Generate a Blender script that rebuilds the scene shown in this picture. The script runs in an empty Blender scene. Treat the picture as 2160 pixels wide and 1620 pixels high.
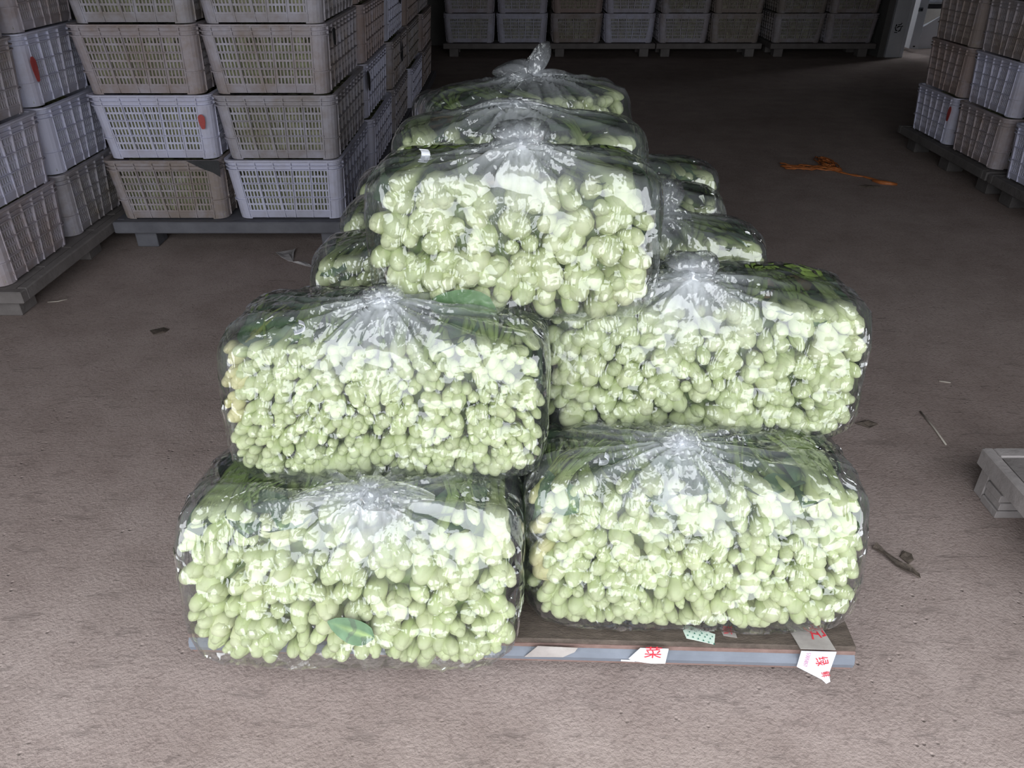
import bpy, math, random
import numpy as np
from mathutils import Vector, Matrix, Euler

R_ = math.radians
rng = np.random.default_rng(7)
random.seed(7)
sc = bpy.context.scene
COL = sc.collection

# ------------------------------------------------------------------ camera
cam_d = bpy.data.cameras.new('camera')
cam = bpy.data.objects.new('camera', cam_d)
COL.objects.link(cam)
cam.location = (0, 0, 1.2)
cam.rotation_euler = (R_(90 - 31.4), 0, 0)
cam_d.sensor_width = 36.0
cam_d.lens = 36.0 * 1616 / 2160
cam_d.clip_start = 0.05
sc.camera = cam

# ------------------------------------------------------------------ sky: overcast daylight, comes in through the open gate
world = bpy.data.worlds.new('overcast_sky')
sc.world = world
world.use_nodes = True
bg = world.node_tree.nodes['Background']
bg.inputs[0].default_value = (0.92, 0.96, 1.0, 1)
bg.inputs[1].default_value = 1.0

sc.view_settings.view_transform = 'Standard'
sc.view_settings.look = 'None'
sc.view_settings.gamma = 1.0
sc.view_settings.use_curve_mapping = False
sc.view_settings.exposure = 2.05
sc.cycles.use_denoising = True
sc.cycles.use_adaptive_sampling = True
sc.cycles.adaptive_threshold = 0.03
sc.cycles.transparent_max_bounces = 24
sc.cycles.max_bounces = 5
sc.cycles.diffuse_bounces = 3
sc.cycles.glossy_bounces = 2
sc.cycles.caustics_reflective = False
sc.cycles.caustics_refractive = False

# sampling portal in the open gate behind the camera (emits nothing itself)
GX0, GX1, GZ, GY = -2.1, 2.3, 1.85, 0.2  # opening size and position set for the daylight falloff
pl = bpy.data.lights.new('gate_portal', 'AREA')
pl.shape = 'RECTANGLE'; pl.size = GX1 - GX0; pl.size_y = GZ
pl.cycles.is_portal = True
po = bpy.data.objects.new('gate_portal', pl); COL.objects.link(po)
po.location = ((GX0 + GX1) / 2, GY - 0.03, GZ / 2)
po.rotation_euler = (R_(90), 0, 0)

# ------------------------------------------------------------------ helpers
def mesh_from(name, V, F, mat=None, smooth=False, attrs=None, cols=None):
    me = bpy.data.meshes.new(name)
    V = np.asarray(V, dtype=np.float64)
    if isinstance(F, np.ndarray):
        k = F.shape[1]; nf = len(F)
        me.vertices.add(len(V)); me.vertices.foreach_set('co', V.astype(np.float32).ravel())
        me.loops.add(nf * k); me.loops.foreach_set('vertex_index', F.astype(np.int32).ravel())
        me.polygons.add(nf)
        me.polygons.foreach_set('loop_start', (np.arange(nf) * k).astype(np.int32))
        me.update(calc_edges=True)
        me.validate()
    else:
        me.from_pydata([tuple(v) for v in V], [], F)
    if attrs:
        for nm, a in attrs.items():
            at = me.attributes.new(nm, 'FLOAT', 'POINT')
            at.data.foreach_set('value', np.asarray(a, dtype=np.float32))
    if cols is not None:
        at = me.attributes.new('Col', 'FLOAT_COLOR', 'POINT')
        c = np.ones((len(V), 4), dtype=np.float32); c[:, :3] = cols
        at.data.foreach_set('color', c.ravel())
    if smooth:
        me.polygons.foreach_set('use_smooth', np.ones(len(me.polygons), dtype=bool))
    if mat is not None:
        me.materials.append(mat)
    return me

def obj(name, me, parent=None, loc=None, rot=None):
    o = bpy.data.objects.new(name, me)
    COL.objects.link(o)
    if parent is not None:
        o.parent = parent
    if loc is not None: o.location = loc
    if rot is not None: o.rotation_euler = rot
    return o

def tag(o, label=None, cat=None, group=None, kind=None):
    if label: o['label'] = label
    if cat: o['category'] = cat
    if group: o['group'] = group
    if kind: o['kind'] = kind
    return o

def empty(name, loc=(0, 0, 0), rz=0.0):
    o = bpy.data.objects.new(name, None)
    o.empty_display_size = 0.05
    COL.objects.link(o)
    o.location = loc; o.rotation_euler = (0, 0, rz)
    return o

BOXF = [(0, 3, 2, 1), (4, 5, 6, 7), (0, 1, 5, 4), (1, 2, 6, 5), (2, 3, 7, 6), (3, 0, 4, 7)]

class MB:
    """collects shapes for one mesh"""
    def __init__(self):
        self.v = []; self.f = []
    def add(self, V, F):
        n = len(self.v)
        self.v += [tuple(p) for p in V]
        self.f += [tuple(i + n for i in q) for q in F]
    def box(self, x0, x1, y0, y1, z0, z1):
        self.add([(x0, y0, z0), (x1, y0, z0), (x1, y1, z0), (x0, y1, z0),
                  (x0, y0, z1), (x1, y0, z1), (x1, y1, z1), (x0, y1, z1)], BOXF)
    def bbox(self, x0, x1, y0, y1, z0, z1, b):
        """box with bevelled edges"""
        V = []
        for z, i in ((z0, b), (z0 + b, 0), (z1 - b, 0), (z1, b)):
            for (x, y, sx, sy) in ((x0, y0, 1, 1), (x1, y0, -1, 1), (x1, y1, -1, -1), (x0, y1, 1, -1)):
                bb = b * 0.6
                if sx * sy > 0:
                    V += [(x + sx * i, y + sy * (i + bb), z), (x + sx * (i + bb), y + sy * i, z)]
                else:
                    V += [(x + sx * (i + bb), y + sy * i, z), (x + sx * i, y + sy * (i + bb), z)]
        F = [tuple(range(7, -1, -1)), tuple(range(24, 32))]
        for r in range(3):
            for k in range(8):
                a = r * 8 + k; c = r * 8 + (k + 1) % 8
                F.append((a, c, c + 8, a + 8))
        self.add(V, F)
    def tube(self, P, r, n=8, caps=True):
        P = [Vector(p) for p in P]
        m = len(P)
        rr = r if hasattr(r, '__len__') else [r] * m
        V = []; F = []
        up = Vector((0, 0, 1))
        for i, p in enumerate(P):
            t = (P[min(i + 1, m - 1)] - P[max(i - 1, 0)]).normalized()
            a = t.cross(up)
            if a.length < 1e-4: a = t.cross(Vector((1, 0, 0)))
            a.normalize(); b = a.cross(t)
            for k in range(n):
                th = 2 * math.pi * k / n
                V.append(p + (a * math.cos(th) + b * math.sin(th)) * rr[i])
        for i in range(m - 1):
            for k in range(n):
                q = i * n + k; w = i * n + (k + 1) % n
                F.append((q, w, w + n, q + n))
        if caps:
            F.append(tuple(range(n - 1, -1, -1))); F.append(tuple(range((m - 1) * n, m * n)))
        self.add(V, F)
    def wall(self, path, t, z0, z1, closed=False):
        """vertical wall along a 2-D path, thickness t to the inside (left of travel)"""
        P = np.array(path, dtype=float); m = len(P)
        nr = []
        for i in range(m):
            if closed:
                a = P[(i - 1) % m]; b = P[(i + 1) % m]
            else:
                a = P[max(i - 1, 0)]; b = P[min(i + 1, m - 1)]
            d = b - a; d /= np.linalg.norm(d)
            nr.append((-d[1], d[0]))
        Q = P + np.array(nr) * t
        V = []; F = []
        for i in range(m):
            V += [(P[i][0], P[i][1], z0), (P[i][0], P[i][1], z1), (Q[i][0], Q[i][1], z1), (Q[i][0], Q[i][1], z0)]
        for i in range(m if closed else m - 1):
            j = (i + 1) % m
            a = 4 * i; b = 4 * j
            F += [(a, b, b + 1, a + 1), (a + 1, b + 1, b + 2, a + 2), (a + 2, b + 2, b + 3, a + 3), (a + 3, b + 3, b, a)]
        if not closed:
            F += [(0, 1, 2, 3), (4 * m - 1, 4 * m - 2, 4 * m - 3, 4 * m - 4)]
        self.add(V, F)
    def mesh(self, name, mat, smooth=False, fn=None):
        V = np.array(self.v)
        if fn is not None: V = fn(V)
        return mesh_from(name, V, self.f, mat, smooth)

def noise3(P, seed=0):
    """value noise, P (n,3) -> (n,) in [-1,1]"""
    P = np.asarray(P, dtype=np.float64)
    i = np.floor(P).astype(np.int64); f = P - i
    u = f * f * (3 - 2 * f)
    def h(a, b, c):
        n = (a * 374761393 + b * 668265263 + c * 2147483647 + seed * 974711) & 0x7fffffff
        n = ((n ^ (n >> 13)) * 1274126177) & 0x7fffffff
        return ((n ^ (n >> 16)) & 0xffff) / 32767.5 - 1
    x, y, z = i[:, 0], i[:, 1], i[:, 2]
    r = 0
    for dx in (0, 1):
        for dy in (0, 1):
            for dz in (0, 1):
                w = (u[:, 0] if dx else 1 - u[:, 0]) * (u[:, 1] if dy else 1 - u[:, 1]) * (u[:, 2] if dz else 1 - u[:, 2])
                r = r + w * h(x + dx, y + dy, z + dz)
    return r

# ------------------------------------------------------------------ materials
def new_mat(name):
    m = bpy.data.materials.new(name); m.use_nodes = True
    nt = m.node_tree
    return m, nt, nt.nodes, nt.links, nt.nodes['Principled BSDF']

def ramp(N, stops):
    r = N.new('ShaderNodeValToRGB')
    e = r.color_ramp.elements
    e[0].position, e[0].color = stops[0][0], (*stops[0][1], 1)
    e[1].position, e[1].color = stops[-1][0], (*stops[-1][1], 1)
    for p, c in stops[1:-1]:
        k = e.new(p); k.color = (*c, 1)
    return r

def noise_node(N, L, scale, detail=4, rough=0.55, vec=None):
    n = N.new('ShaderNodeTexNoise'); n.inputs['Scale'].default_value = scale
    n.inputs['Detail'].default_value = detail; n.inputs['Roughness'].default_value = rough
    if vec is not None: L.new(vec, n.inputs['Vector'])
    return n

def mapping(N, L, src, scale, rot=(0, 0, 0)):
    m = N.new('ShaderNodeMapping'); m.inputs['Scale'].default_value = scale
    m.inputs['Rotation'].default_value = rot
    L.new(src, m.inputs['Vector'])
    return m.outputs[0]

def mixc(N, L, fac, a, b, mode='MIX'):
    m = N.new('ShaderNodeMix'); m.data_type = 'RGBA'; m.blend_type = mode
    for s, val in ((0, fac), (6, a), (7, b)):
        if hasattr(val, 'links') or hasattr(val, 'node'):
            L.new(val, m.inputs[s])
        else:
            m.inputs[s].default_value = val if s == 0 else (*val, 1)
    return m.outputs[2]

def math_node(N, L, op, a, b=None, c=None):
    m = N.new('ShaderNodeMath'); m.operation = op
    for s, val in enumerate((a, b, c)):
        if val is None: continue
        if hasattr(val, 'node'): L.new(val, m.inputs[s])
        else: m.inputs[s].default_value = val
    return m.outputs[0]

def simple(name, colA, colB, scale=8, rough=0.7, bump=0.15, stretch=(1, 1, 1), detail=5, bscale=None, metallic=0):
    m, nt, N, L, P = new_mat(name)
    tc = N.new('ShaderNodeTexCoord')
    v = mapping(N, L, tc.outputs['Object'], stretch)
    n = noise_node(N, L, scale, detail, 0.6, v)
    r = ramp(N, [(0.3, colA), (0.7, colB)])
    L.new(n.outputs[0], r.inputs[0]); L.new(r.outputs[0], P.inputs['Base Color'])
    P.inputs['Roughness'].default_value = rough
    P.inputs['Metallic'].default_value = metallic
    if bump:
        n2 = noise_node(N, L, bscale or scale * 6, 6, 0.6, v)
        b = N.new('ShaderNodeBump'); b.inputs['Strength'].default_value = bump; b.inputs['Distance'].default_value = 0.01
        L.new(n2.outputs[0], b.inputs['Height']); L.new(b.outputs[0], P.inputs['Normal'])
    return m

# concrete floor: dusty, pinkish grey, pitted and scraped
def floor_mat():
    m, nt, N, L, P = new_mat('dusty_concrete')
    tc = N.new('ShaderNodeTexCoord'); O = tc.outputs['Object']
    big = noise_node(N, L, 0.9, 5, 0.6, O)
    mid = noise_node(N, L, 7, 6, 0.65, O)
    fine = noise_node(N, L, 90, 4, 0.6, O)
    r1 = ramp(N, [(0.3, (0.315, 0.248, 0.226)), (0.55, (0.385, 0.312, 0.287)), (0.75, (0.44, 0.365, 0.34))])
    L.new(big.outputs[0], r1.inputs[0])
    r2 = ramp(N, [(0.32, (0.78, 0.76, 0.75)), (0.6, (1.0, 1.0, 1.0))])
    L.new(mid.outputs[0], r2.inputs[0])
    c = mixc(N, L, 0.75, r1.outputs[0], r2.outputs[0], 'MULTIPLY')
    r3 = ramp(N, [(0.36, (0.62, 0.6, 0.6)), (0.5, (1, 1, 1))])
    L.new(fine.outputs[0], r3.inputs[0])
    c = mixc(N, L, 0.5, c, r3.outputs[0], 'MULTIPLY')
    # dark stains
    st = noise_node(N, L, 2.6, 3, 0.5, O)
    r4 = ramp(N, [(0.66, (0, 0, 0)), (0.74, (1, 1, 1))])
    L.new(st.outputs[0], r4.inputs[0])
    c = mixc(N, L, math_node(N, L, 'MULTIPLY', r4.outputs[0], 0.25), c, (0.15, 0.125, 0.118))
    L.new(c, P.inputs['Base Color'])
    P.inputs['Roughness'].default_value = 0.85
    P.inputs['Specular IOR Level'].default_value = 0.25
    # relief: soft undulation, grit, pits and scrape lines
    v = mapping(N, L, O, (1.0, 3.2, 1), (0, 0, R_(24)))
    sc_n = noise_node(N, L, 9, 9, 0.72, v)
    rs = ramp(N, [(0.30, (0, 0, 0)), (0.42, (1, 1, 1))])
    L.new(sc_n.outputs[0], rs.inputs[0])
    g = noise_node(N, L, 160, 3, 0.6, O)
    pit = N.new('ShaderNodeTexVoronoi'); pit.inputs['Scale'].default_value = 38
    L.new(O, pit.inputs['Vector'])
    rp = ramp(N, [(0.0, (0, 0, 0)), (0.16, (1, 1, 1))])
    L.new(pit.outputs['Distance'], rp.inputs[0])
    pm = noise_node(N, L, 5, 3, 0.5, O)
    rpm = ramp(N, [(0.5, (0, 0, 0)), (0.62, (1, 1, 1))])
    L.new(pm.outputs[0], rpm.inputs[0])
    pits = math_node(N, L, 'MULTIPLY', math_node(N, L, 'SUBTRACT', rp.outputs[0], 1.0), rpm.outputs[0])
    hgt = math_node(N, L, 'ADD', math_node(N, L, 'MULTIPLY', rs.outputs[0], 0.45), math_node(N, L, 'MULTIPLY', g.outputs[0], 0.30))
    hgt = math_node(N, L, 'ADD', hgt, math_node(N, L, 'MULTIPLY', mid.outputs[0], 0.35))
    hgt = math_node(N, L, 'ADD', hgt, math_node(N, L, 'MULTIPLY', pits, 0.6))
    b = N.new('ShaderNodeBump'); b.inputs['Strength'].default_value = 0.55; b.inputs['Distance'].default_value = 0.016
    L.new(hgt, b.inputs['Height']); L.new(b.outputs[0], P.inputs['Normal'])
    return m

def crate_mat():
    m, nt, N, L, P = new_mat('crate_plastic')
    oi = N.new('ShaderNodeObjectInfo')
    sep = N.new('ShaderNodeSeparateColor'); L.new(oi.outputs['Color'], sep.inputs[0])
    tc = N.new('ShaderNodeTexCoord')
    add = N.new('ShaderNodeVectorMath'); add.operation = 'ADD'
    L.new(tc.outputs['Object'], add.inputs[0])
    off = N.new('ShaderNodeCombineXYZ')
    L.new(math_node(N, L, 'MULTIPLY', sep.outputs[2], 37.0), off.inputs[0])
    L.new(off.outputs[0], add.inputs[1])
    v = add.outputs[0]
    n = noise_node(N, L, 7, 6, 0.65, v)
    n2 = noise_node(N, L, 40, 5, 0.6, v)
    amt = math_node(N, L, 'ADD', math_node(N, L, 'MULTIPLY', n.outputs[0], 1.1), math_node(N, L, 'MULTIPLY', n2.outputs[0], 0.45))
    amt = math_node(N, L, 'ADD', amt, -0.82)
    amt = math_node(N, L, 'ADD', amt, math_node(N, L, 'MULTIPLY', sep.outputs[0], 1.15))
    cl = N.new('ShaderNodeClamp'); L.new(amt, cl.inputs[0]); cl.inputs[2].default_value = 0.85
    white = (0.55, 0.55, 0.68)
    dirt = mixc(N, L, sep.outputs[1], (0.205, 0.165, 0.115), (0.30, 0.205, 0.16))
    c = mixc(N, L, cl.outputs[0], white, dirt)
    L.new(c, P.inputs['Base Color'])
    P.inputs['Roughness'].default_value = 0.55
    P.inputs['Specular IOR Level'].default_value = 0.3
    b = N.new('ShaderNodeBump'); b.inputs['Strength'].default_value = 0.15; b.inputs['Distance'].default_value = 0.004
    L.new(n2.outputs[0], b.inputs['Height']); L.new(b.outputs[0], P.inputs['Normal'])
    return m

def veg_mat(name='choy_flesh', rough=0.48):
    m, nt, N, L, P = new_mat(name)
    at = N.new('ShaderNodeAttribute'); at.attribute_name = 'Col'
    tc = N.new('ShaderNodeTexCoord')
    n = noise_node(N, L, 45, 4, 0.6, tc.outputs['Object'])
    r = ramp(N, [(0.25, (0.80, 0.86, 0.72)), (0.65, (1, 1, 1))])
    L.new(n.outputs[0], r.inputs[0])
    c = mixc(N, L, 0.6, at.outputs['Color'], r.outputs[0], 'MULTIPLY')
    oi = N.new('ShaderNodeObjectInfo')
    r2 = ramp(N, [(0.0, (0.90, 0.95, 0.84)), (1.0, (1.03, 1.02, 1.0))])
    L.new(oi.outputs['Random'], r2.inputs[0])
    c = mixc(N, L, 1.0, c, r2.outputs[0], 'MULTIPLY')
    L.new(c, P.inputs['Base Color'])
    P.inputs['Roughness'].default_value = rough
    P.inputs['Specular IOR Level'].default_value = 0.25
    return m

def leaf_mat():
    m, nt, N, L, P = new_mat('choy_leaf')
    at = N.new('ShaderNodeAttribute'); at.attribute_name = 'Col'
    tc = N.new('ShaderNodeTexCoord')
    n = noise_node(N, L, 30, 5, 0.6, tc.outputs['Object'])
    r = ramp(N, [(0.3, (0.7, 0.75, 0.65)), (0.7, (1.1, 1.1, 1.1))])
    L.new(n.outputs[0], r.inputs[0])
    c = mixc(N, L, 0.8, at.outputs['Color'], r.outputs[0], 'MULTIPLY')
    L.new(c, P.inputs['Base Color'])
    P.inputs['Roughness'].default_value = 0.5
    b = N.new('ShaderNodeBump'); b.inputs['Strength'].default_value = 0.3; b.inputs['Distance'].default_value = 0.004
    L.new(n.outputs[0], b.inputs['Height']); L.new(b.outputs[0], P.inputs['Normal'])
    return m

def film_mat(name, base_haze, gloss, bump=0.9):
    """thin polythene film: mostly clear, glossy, milky where it is bunched together"""
    m, nt, N, L, P = new_mat(name)
    N.remove(P)
    out = N['Material Output']
    tc = N.new('ShaderNodeTexCoord'); O = tc.outputs['Object']
    warp = noise_node(N, L, 9, 3, 0.5, O)
    wv = N.new('ShaderNodeVectorMath'); wv.operation = 'MULTIPLY_ADD'
    L.new(warp.outputs['Color'], wv.inputs[0]); wv.inputs[1].default_value = (0.05, 0.05, 0.05); L.new(O, wv.inputs[2])
    W = wv.outputs[0]
    def crumple(scale, rot):
        v = mapping(N, L, W, scale, rot)
        n = N.new('ShaderNodeTexVoronoi'); n.inputs['Scale'].default_value = 1.0
        L.new(v, n.inputs['Vector'])
        return n.outputs['Distance']
    n1 = noise_node(N, L, 1.0, 4, 0.6, mapping(N, L, O, (60, 40, 12), (0.1, 0.3, 0.2)))
    c1 = crumple((95, 60, 14), (0.10, 0.55, 0.15))
    c2 = crumple((75, 50, 15), (0.15, -0.60, 0.2))
    c3 = crumple((24, 26, 52), (0.3, -0.2, 0.2))
    msk = noise_node(N, L, 11, 2, 0.5, O)
    rm = ramp(N, [(0.44, (0.12, 0.12, 0.12)), (0.60, (1, 1, 1))]); L.new(msk.outputs[0], rm.inputs[0])
    hgt = math_node(N, L, 'ADD', math_node(N, L, 'MULTIPLY', c1, 0.7), math_node(N, L, 'MULTIPLY', c2, 0.7))
    hgt = math_node(N, L, 'ADD', hgt, math_node(N, L, 'MULTIPLY', c3, 0.55))
    hgt = math_node(N, L, 'MULTIPLY', hgt, rm.outputs[0])
    b = N.new('ShaderNodeBump'); b.inputs['Strength'].default_value = bump; b.inputs['Distance'].default_value = 0.0145
    L.new(hgt, b.inputs['Height'])
    tr = N.new('ShaderNodeBsdfTransparent'); tr.inputs[0].default_value = (0.97, 0.985, 0.98, 1)
    gl = N.new('ShaderNodeBsdfGlossy'); gl.inputs['Roughness'].default_value = 0.035
    gl.inputs[0].default_value = (1, 1, 1, 1)
    L.new(b.outputs[0], gl.inputs['Normal'])
    fr = N.new('ShaderNodeFresnel'); fr.inputs['IOR'].default_value = 1.52
    fac = math_node(N, L, 'MULTIPLY', fr.outputs[0], gloss)
    cl = N.new('ShaderNodeClamp'); L.new(fac, cl.inputs[0]); cl.inputs[2].default_value = 0.55
    # milky part
    df = N.new('ShaderNodeBsdfDiffuse'); df.inputs[0].default_value = (0.86, 0.89, 0.94, 1)
    tl = N.new('ShaderNodeBsdfTranslucent'); tl.inputs[0].default_value = (0.86, 0.89, 0.94, 1)
    ms = N.new('ShaderNodeMixShader'); ms.inputs[0].default_value = 0.4
    L.new(df.outputs[0], ms.inputs[1]); L.new(tl.outputs[0], ms.inputs[2])
    at = N.new('ShaderNodeAttribute'); at.attribute_name = 'haze'
    hz = math_node(N, L, 'ADD', at.outputs['Fac'], base_haze)
    rz = math_node(N, L, 'MULTIPLY', hz, math_node(N, L, 'ADD', 0.6, math_node(N, L, 'MULTIPLY', n1.outputs[0], 0.8)))
    cz = N.new('ShaderNodeClamp'); L.new(rz, cz.inputs[0]); cz.inputs[2].default_value = 0.9
    m1 = N.new('ShaderNodeMixShader'); L.new(cz.outputs[0], m1.inputs[0])
    L.new(tr.outputs[0], m1.inputs[1]); L.new(ms.outputs[0], m1.inputs[2])
    m2 = N.new('ShaderNodeMixShader'); L.new(cl.outputs[0], m2.inputs[0])
    L.new(m1.outputs[0], m2.inputs[1]); L.new(gl.outputs[0], m2.inputs[2])
    L.new(m2.outputs[0], out.inputs[0])
    return m

M_floor = floor_mat()
M_yard = simple('unseen_yard_concrete', (0.12, 0.11, 0.105), (0.17, 0.16, 0.15), 2, 0.9, 0.1)  # unseen yard, toned dark to cut its reflection in the film
M_wall = simple('dark_plaster', (0.12, 0.115, 0.11), (0.17, 0.165, 0.16), 3, 0.9, 0.2)
M_ceil = simple('roof_sheet', (0.14, 0.14, 0.145), (0.19, 0.19, 0.195), 2, 0.8, 0.1)
M_jamb = simple('painted_board', (0.66, 0.67, 0.72), (0.76, 0.77, 0.82), 6, 0.6, 0.1)
M_white = simple('white_enamel', (0.72, 0.74, 0.82), (0.80, 0.82, 0.88), 6, 0.45, 0.05)
M_black = simple('black_gap', (0.01, 0.01, 0.012), (0.025, 0.025, 0.03), 9, 0.7, 0.1)
M_ink = simple('black_ink', (0.015, 0.015, 0.015), (0.03, 0.03, 0.03), 9, 0.8, 0)
M_crate = crate_mat()
M_veg = veg_mat()
M_leaf = leaf_mat()
M_film = film_mat('polythene_film', 0.025, 2.2)
M_tail = film_mat('bunched_polythene', 0.10, 2.3)
M_wood = simple('weathered_wood', (0.13, 0.115, 0.11), (0.22, 0.20, 0.195), 6, 0.85, 0.35, (1, 1, 1))
M_woodp = simple('pale_wood', (0.20, 0.18, 0.175), (0.32, 0.29, 0.285), 7, 0.85, 0.3, (1, 1, 1))
M_shadewood = simple('shaded_wood', (0.075, 0.068, 0.066), (0.14, 0.128, 0.125), 6, 0.85, 0.35)  # pallet wood with the shade at the right-hand stacks painted in
M_ply = simple('dirty_plywood', (0.060, 0.045, 0.036), (0.135, 0.105, 0.085), 30, 0.85, 0.4, (1, 3, 1))
M_steel = simple('blue_grey_steel', (0.13, 0.145, 0.175), (0.19, 0.21, 0.25), 8, 0.5, 0.12)
M_rust = simple('rusty_lip', (0.15, 0.09, 0.075), (0.24, 0.16, 0.14), 20, 0.8, 0.3)
M_dsteel = simple('dark_pallet_board', (0.09, 0.09, 0.105), (0.15, 0.15, 0.17), 8, 0.7, 0.25, (1, 6, 1))
M_orange = simple('orange_twine', (0.36, 0.10, 0.025), (0.50, 0.17, 0.05), 30, 0.5, 0.1)
M_paper = simple('white_paper', (0.66, 0.67, 0.74), (0.76, 0.77, 0.82), 12, 0.7, 0.05)
M_greyp = simple('grubby_paper', (0.30, 0.28, 0.28), (0.48, 0.45, 0.45), 20, 0.8, 0.2)
M_red = simple('red_print', (0.55, 0.02, 0.04), (0.66, 0.05, 0.07), 30, 0.6, 0)
M_pinkp = simple('pink_print', (0.55, 0.30, 0.42), (0.62, 0.36, 0.48), 30, 0.6, 0)
M_redpaint = simple('red_paint', (0.34, 0.035, 0.035), (0.48, 0.10, 0.09), 14, 0.6, 0.1)
M_tape = simple('pale_tape', (0.30, 0.27, 0.255), (0.44, 0.41, 0.39), 18, 0.4, 0.1)
M_mint = simple('mint_tape', (0.62, 0.74, 0.66), (0.70, 0.80, 0.72), 18, 0.5, 0.05)
M_green = simple('dark_green_print', (0.02, 0.16, 0.12), (0.04, 0.2, 0.15), 18, 0.6, 0)
M_twig = simple('dry_leaf', (0.045, 0.035, 0.028), (0.16, 0.125, 0.10), 40, 0.8, 0.3)
M_straw = simple('pale_straw', (0.42, 0.37, 0.32), (0.55, 0.5, 0.44), 20, 0.7, 0.1)
M_blackp = simple('black_sheet', (0.012, 0.012, 0.014), (0.03, 0.03, 0.033), 10, 0.6, 0.2)
M_pipe = simple('grey_pipe', (0.40, 0.43, 0.50), (0.50, 0.53, 0.60), 5, 0.5, 0.05)

# ------------------------------------------------------------------ the building
def slab(name, x0, x1, y0, y1, z0, z1, mat, parent=None, **kw):
    b = MB(); b.box(x0, x1, y0, y1, z0, z1)
    o = obj(name, b.mesh(name, mat), parent)
    if parent is None: tag(o, kw.get('label'), kw.get('cat'), None, 'structure')
    return o

b = MB(); b.box(-30, 30, -30, GY - 0.6, -0.2, -0.002)
tag(obj('ground', b.mesh('ground', M_yard)), 'unseen concrete yard outside the gate, toned dark to cut reflections', 'ground', kind='structure')
b = MB(); b.box(-9, 9, GY - 0.6, 14, -0.2, 0.0)
tag(obj('floor', b.mesh('floor', M_floor)), 'dusty pinkish grey concrete floor, scuffed and pitted', 'floor', kind='structure')
CE = 4.4
slab('ceiling', -6.2, 6.2, GY - 0.1, 9.3, CE, CE + 0.15, M_ceil, label='dark sheet metal roof above the store', cat='ceiling')
slab('wall_left', -6.2, -6.0, GY - 0.1, 9.3, 0, CE, M_wall, label='dark plastered side wall behind the crates', cat='wall')
slab('wall_right', 6.0, 6.2, GY - 0.1, 9.3, 0, CE, M_wall, label='dark plastered wall behind the crates beyond the small pallet', cat='wall')
slab('wall_back', -6.0, 3.64, 9.05, 9.3, 0, CE, M_wall, label='dark rear wall behind the farthest crates', cat='wall')
# unseen gate wall, opening kept low to steepen the daylight falloff
b = MB()
b.box(-6.0, GX0, GY - 0.1, GY, 0, CE); b.box(GX1, 6.0, GY - 0.1, GY, 0, CE); b.box(GX0, GX1, GY - 0.1, GY, GZ, CE)
tag(obj('wall_front', b.mesh('wall_front', M_wall)), 'unseen wall around the gate opening, shaped for the daylight falloff', 'wall', kind='structure')
slab('ceiling_light_block', 3.69, 6.2, 9.3, 10.6, 2.6, 2.7, M_ceil, label='unseen passage roof, added to block sky light beyond the rear doorway', cat='ceiling')  # added roof, keeps sky light off the floor by the doorway
# return wall and rear doorway at the far right
slab('wall_return', 3.64, 3.70, 8.22, 9.3, 0, CE, M_wall, label='dark return wall beside the rear doorway', cat='wall')
slab('wall_lintel', 3.90, 6.0, 8.2, 8.4, 2.3, CE, M_wall, label='dark wall above the rear doorway', cat='wall')
slab('wall_doorside', 4.40, 6.0, 8.2, 8.4, 0, 2.3, M_wall, label='dark wall on the far side of the rear doorway, widened against light spill', cat='wall')  # brought closer to the door post to cut light spill
slab('wall_passage', 3.7, 6.2, 10.4, 10.6, 0, 2.6, M_wall, label='dark wall of the passage beyond the doorway', cat='wall')
jb = tag(empty('door_1', (3.785, 8.2, 0)), 'grey painted door post with black scribbled mark by the rear doorway', 'door post', kind='structure')
b = MB(); b.bbox(-0.075, 0.06, 0, 0.2, 0, CE, 0.004); obj('post_board', b.mesh('post_board', M_jamb), jb)
b = MB(); b.bbox(0.065, 0.10, 0.01, 0.2, 0, CE, 0.003); obj('edge_strip', b.mesh('edge_strip', M_white), jb)
b = MB(); b.box(-0.078, 0.062, -0.004, 0.0, 0.43, 0.445); obj('joint_strip', b.mesh('joint_strip', M_jamb), jb)
# scribbled black mark on the post
b = MB(); r0 = random.Random(3)
for k in range(15):
    a = r0.uniform(0, 6.28); q = r0.uniform(0.008, 0.048)
    cx, cz = math.cos(a) * q * 0.9 - 0.01, 0.27 + math.sin(a) * q
    d = a + r0.choice((0, 1.57)) + r0.uniform(-0.4, 0.4); l = r0.uniform(0.008, 0.018); t = 0.0035
    ux, uz = math.cos(d), math.sin(d)
    V = [(cx + ux * l * s + -uz * t * w, yy, cz + uz * l * s + ux * t * w) for yy in (-0.0025, -0.0005) for s, w in ((-1, -1), (1, -1), (1, 1), (-1, 1))]
    b.add(V, BOXF)
obj('painted_mark', b.mesh('painted_mark', M_ink), jb)['label'] = 'black scribbled character'
dl = tag(empty('door_2', (4.14, 8.55, 0)), 'white enamelled door leaf standing open with two bolts', 'door', kind='structure')
dl.rotation_euler = (0, 0, R_(4))
b = MB(); b.bbox(-0.045, 0.045, 0, 0.6, 0.035, 2.1, 0.004); obj('leaf', b.mesh('leaf', M_white), dl)
for z in (0.40, 0.53):
    p = MB(); p.bbox(-0.05, -0.005, -0.012, 0.0, z - 0.018, z + 0.018, 0.003)
    q = obj('bolt_plate', p.mesh('bolt_plate', M_steel), dl)
    t = MB(); t.tube([(-0.026, -0.012, z), (-0.026, -0.026, z)], 0.009, 10); obj('bolt_head', t.mesh('bolt_head', M_black), q)
b = MB(); b.box(-0.01, 0.012, -0.003, 0, 0.05, 0.062); obj('scuff', b.mesh('scuff', M_ink), dl)
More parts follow.
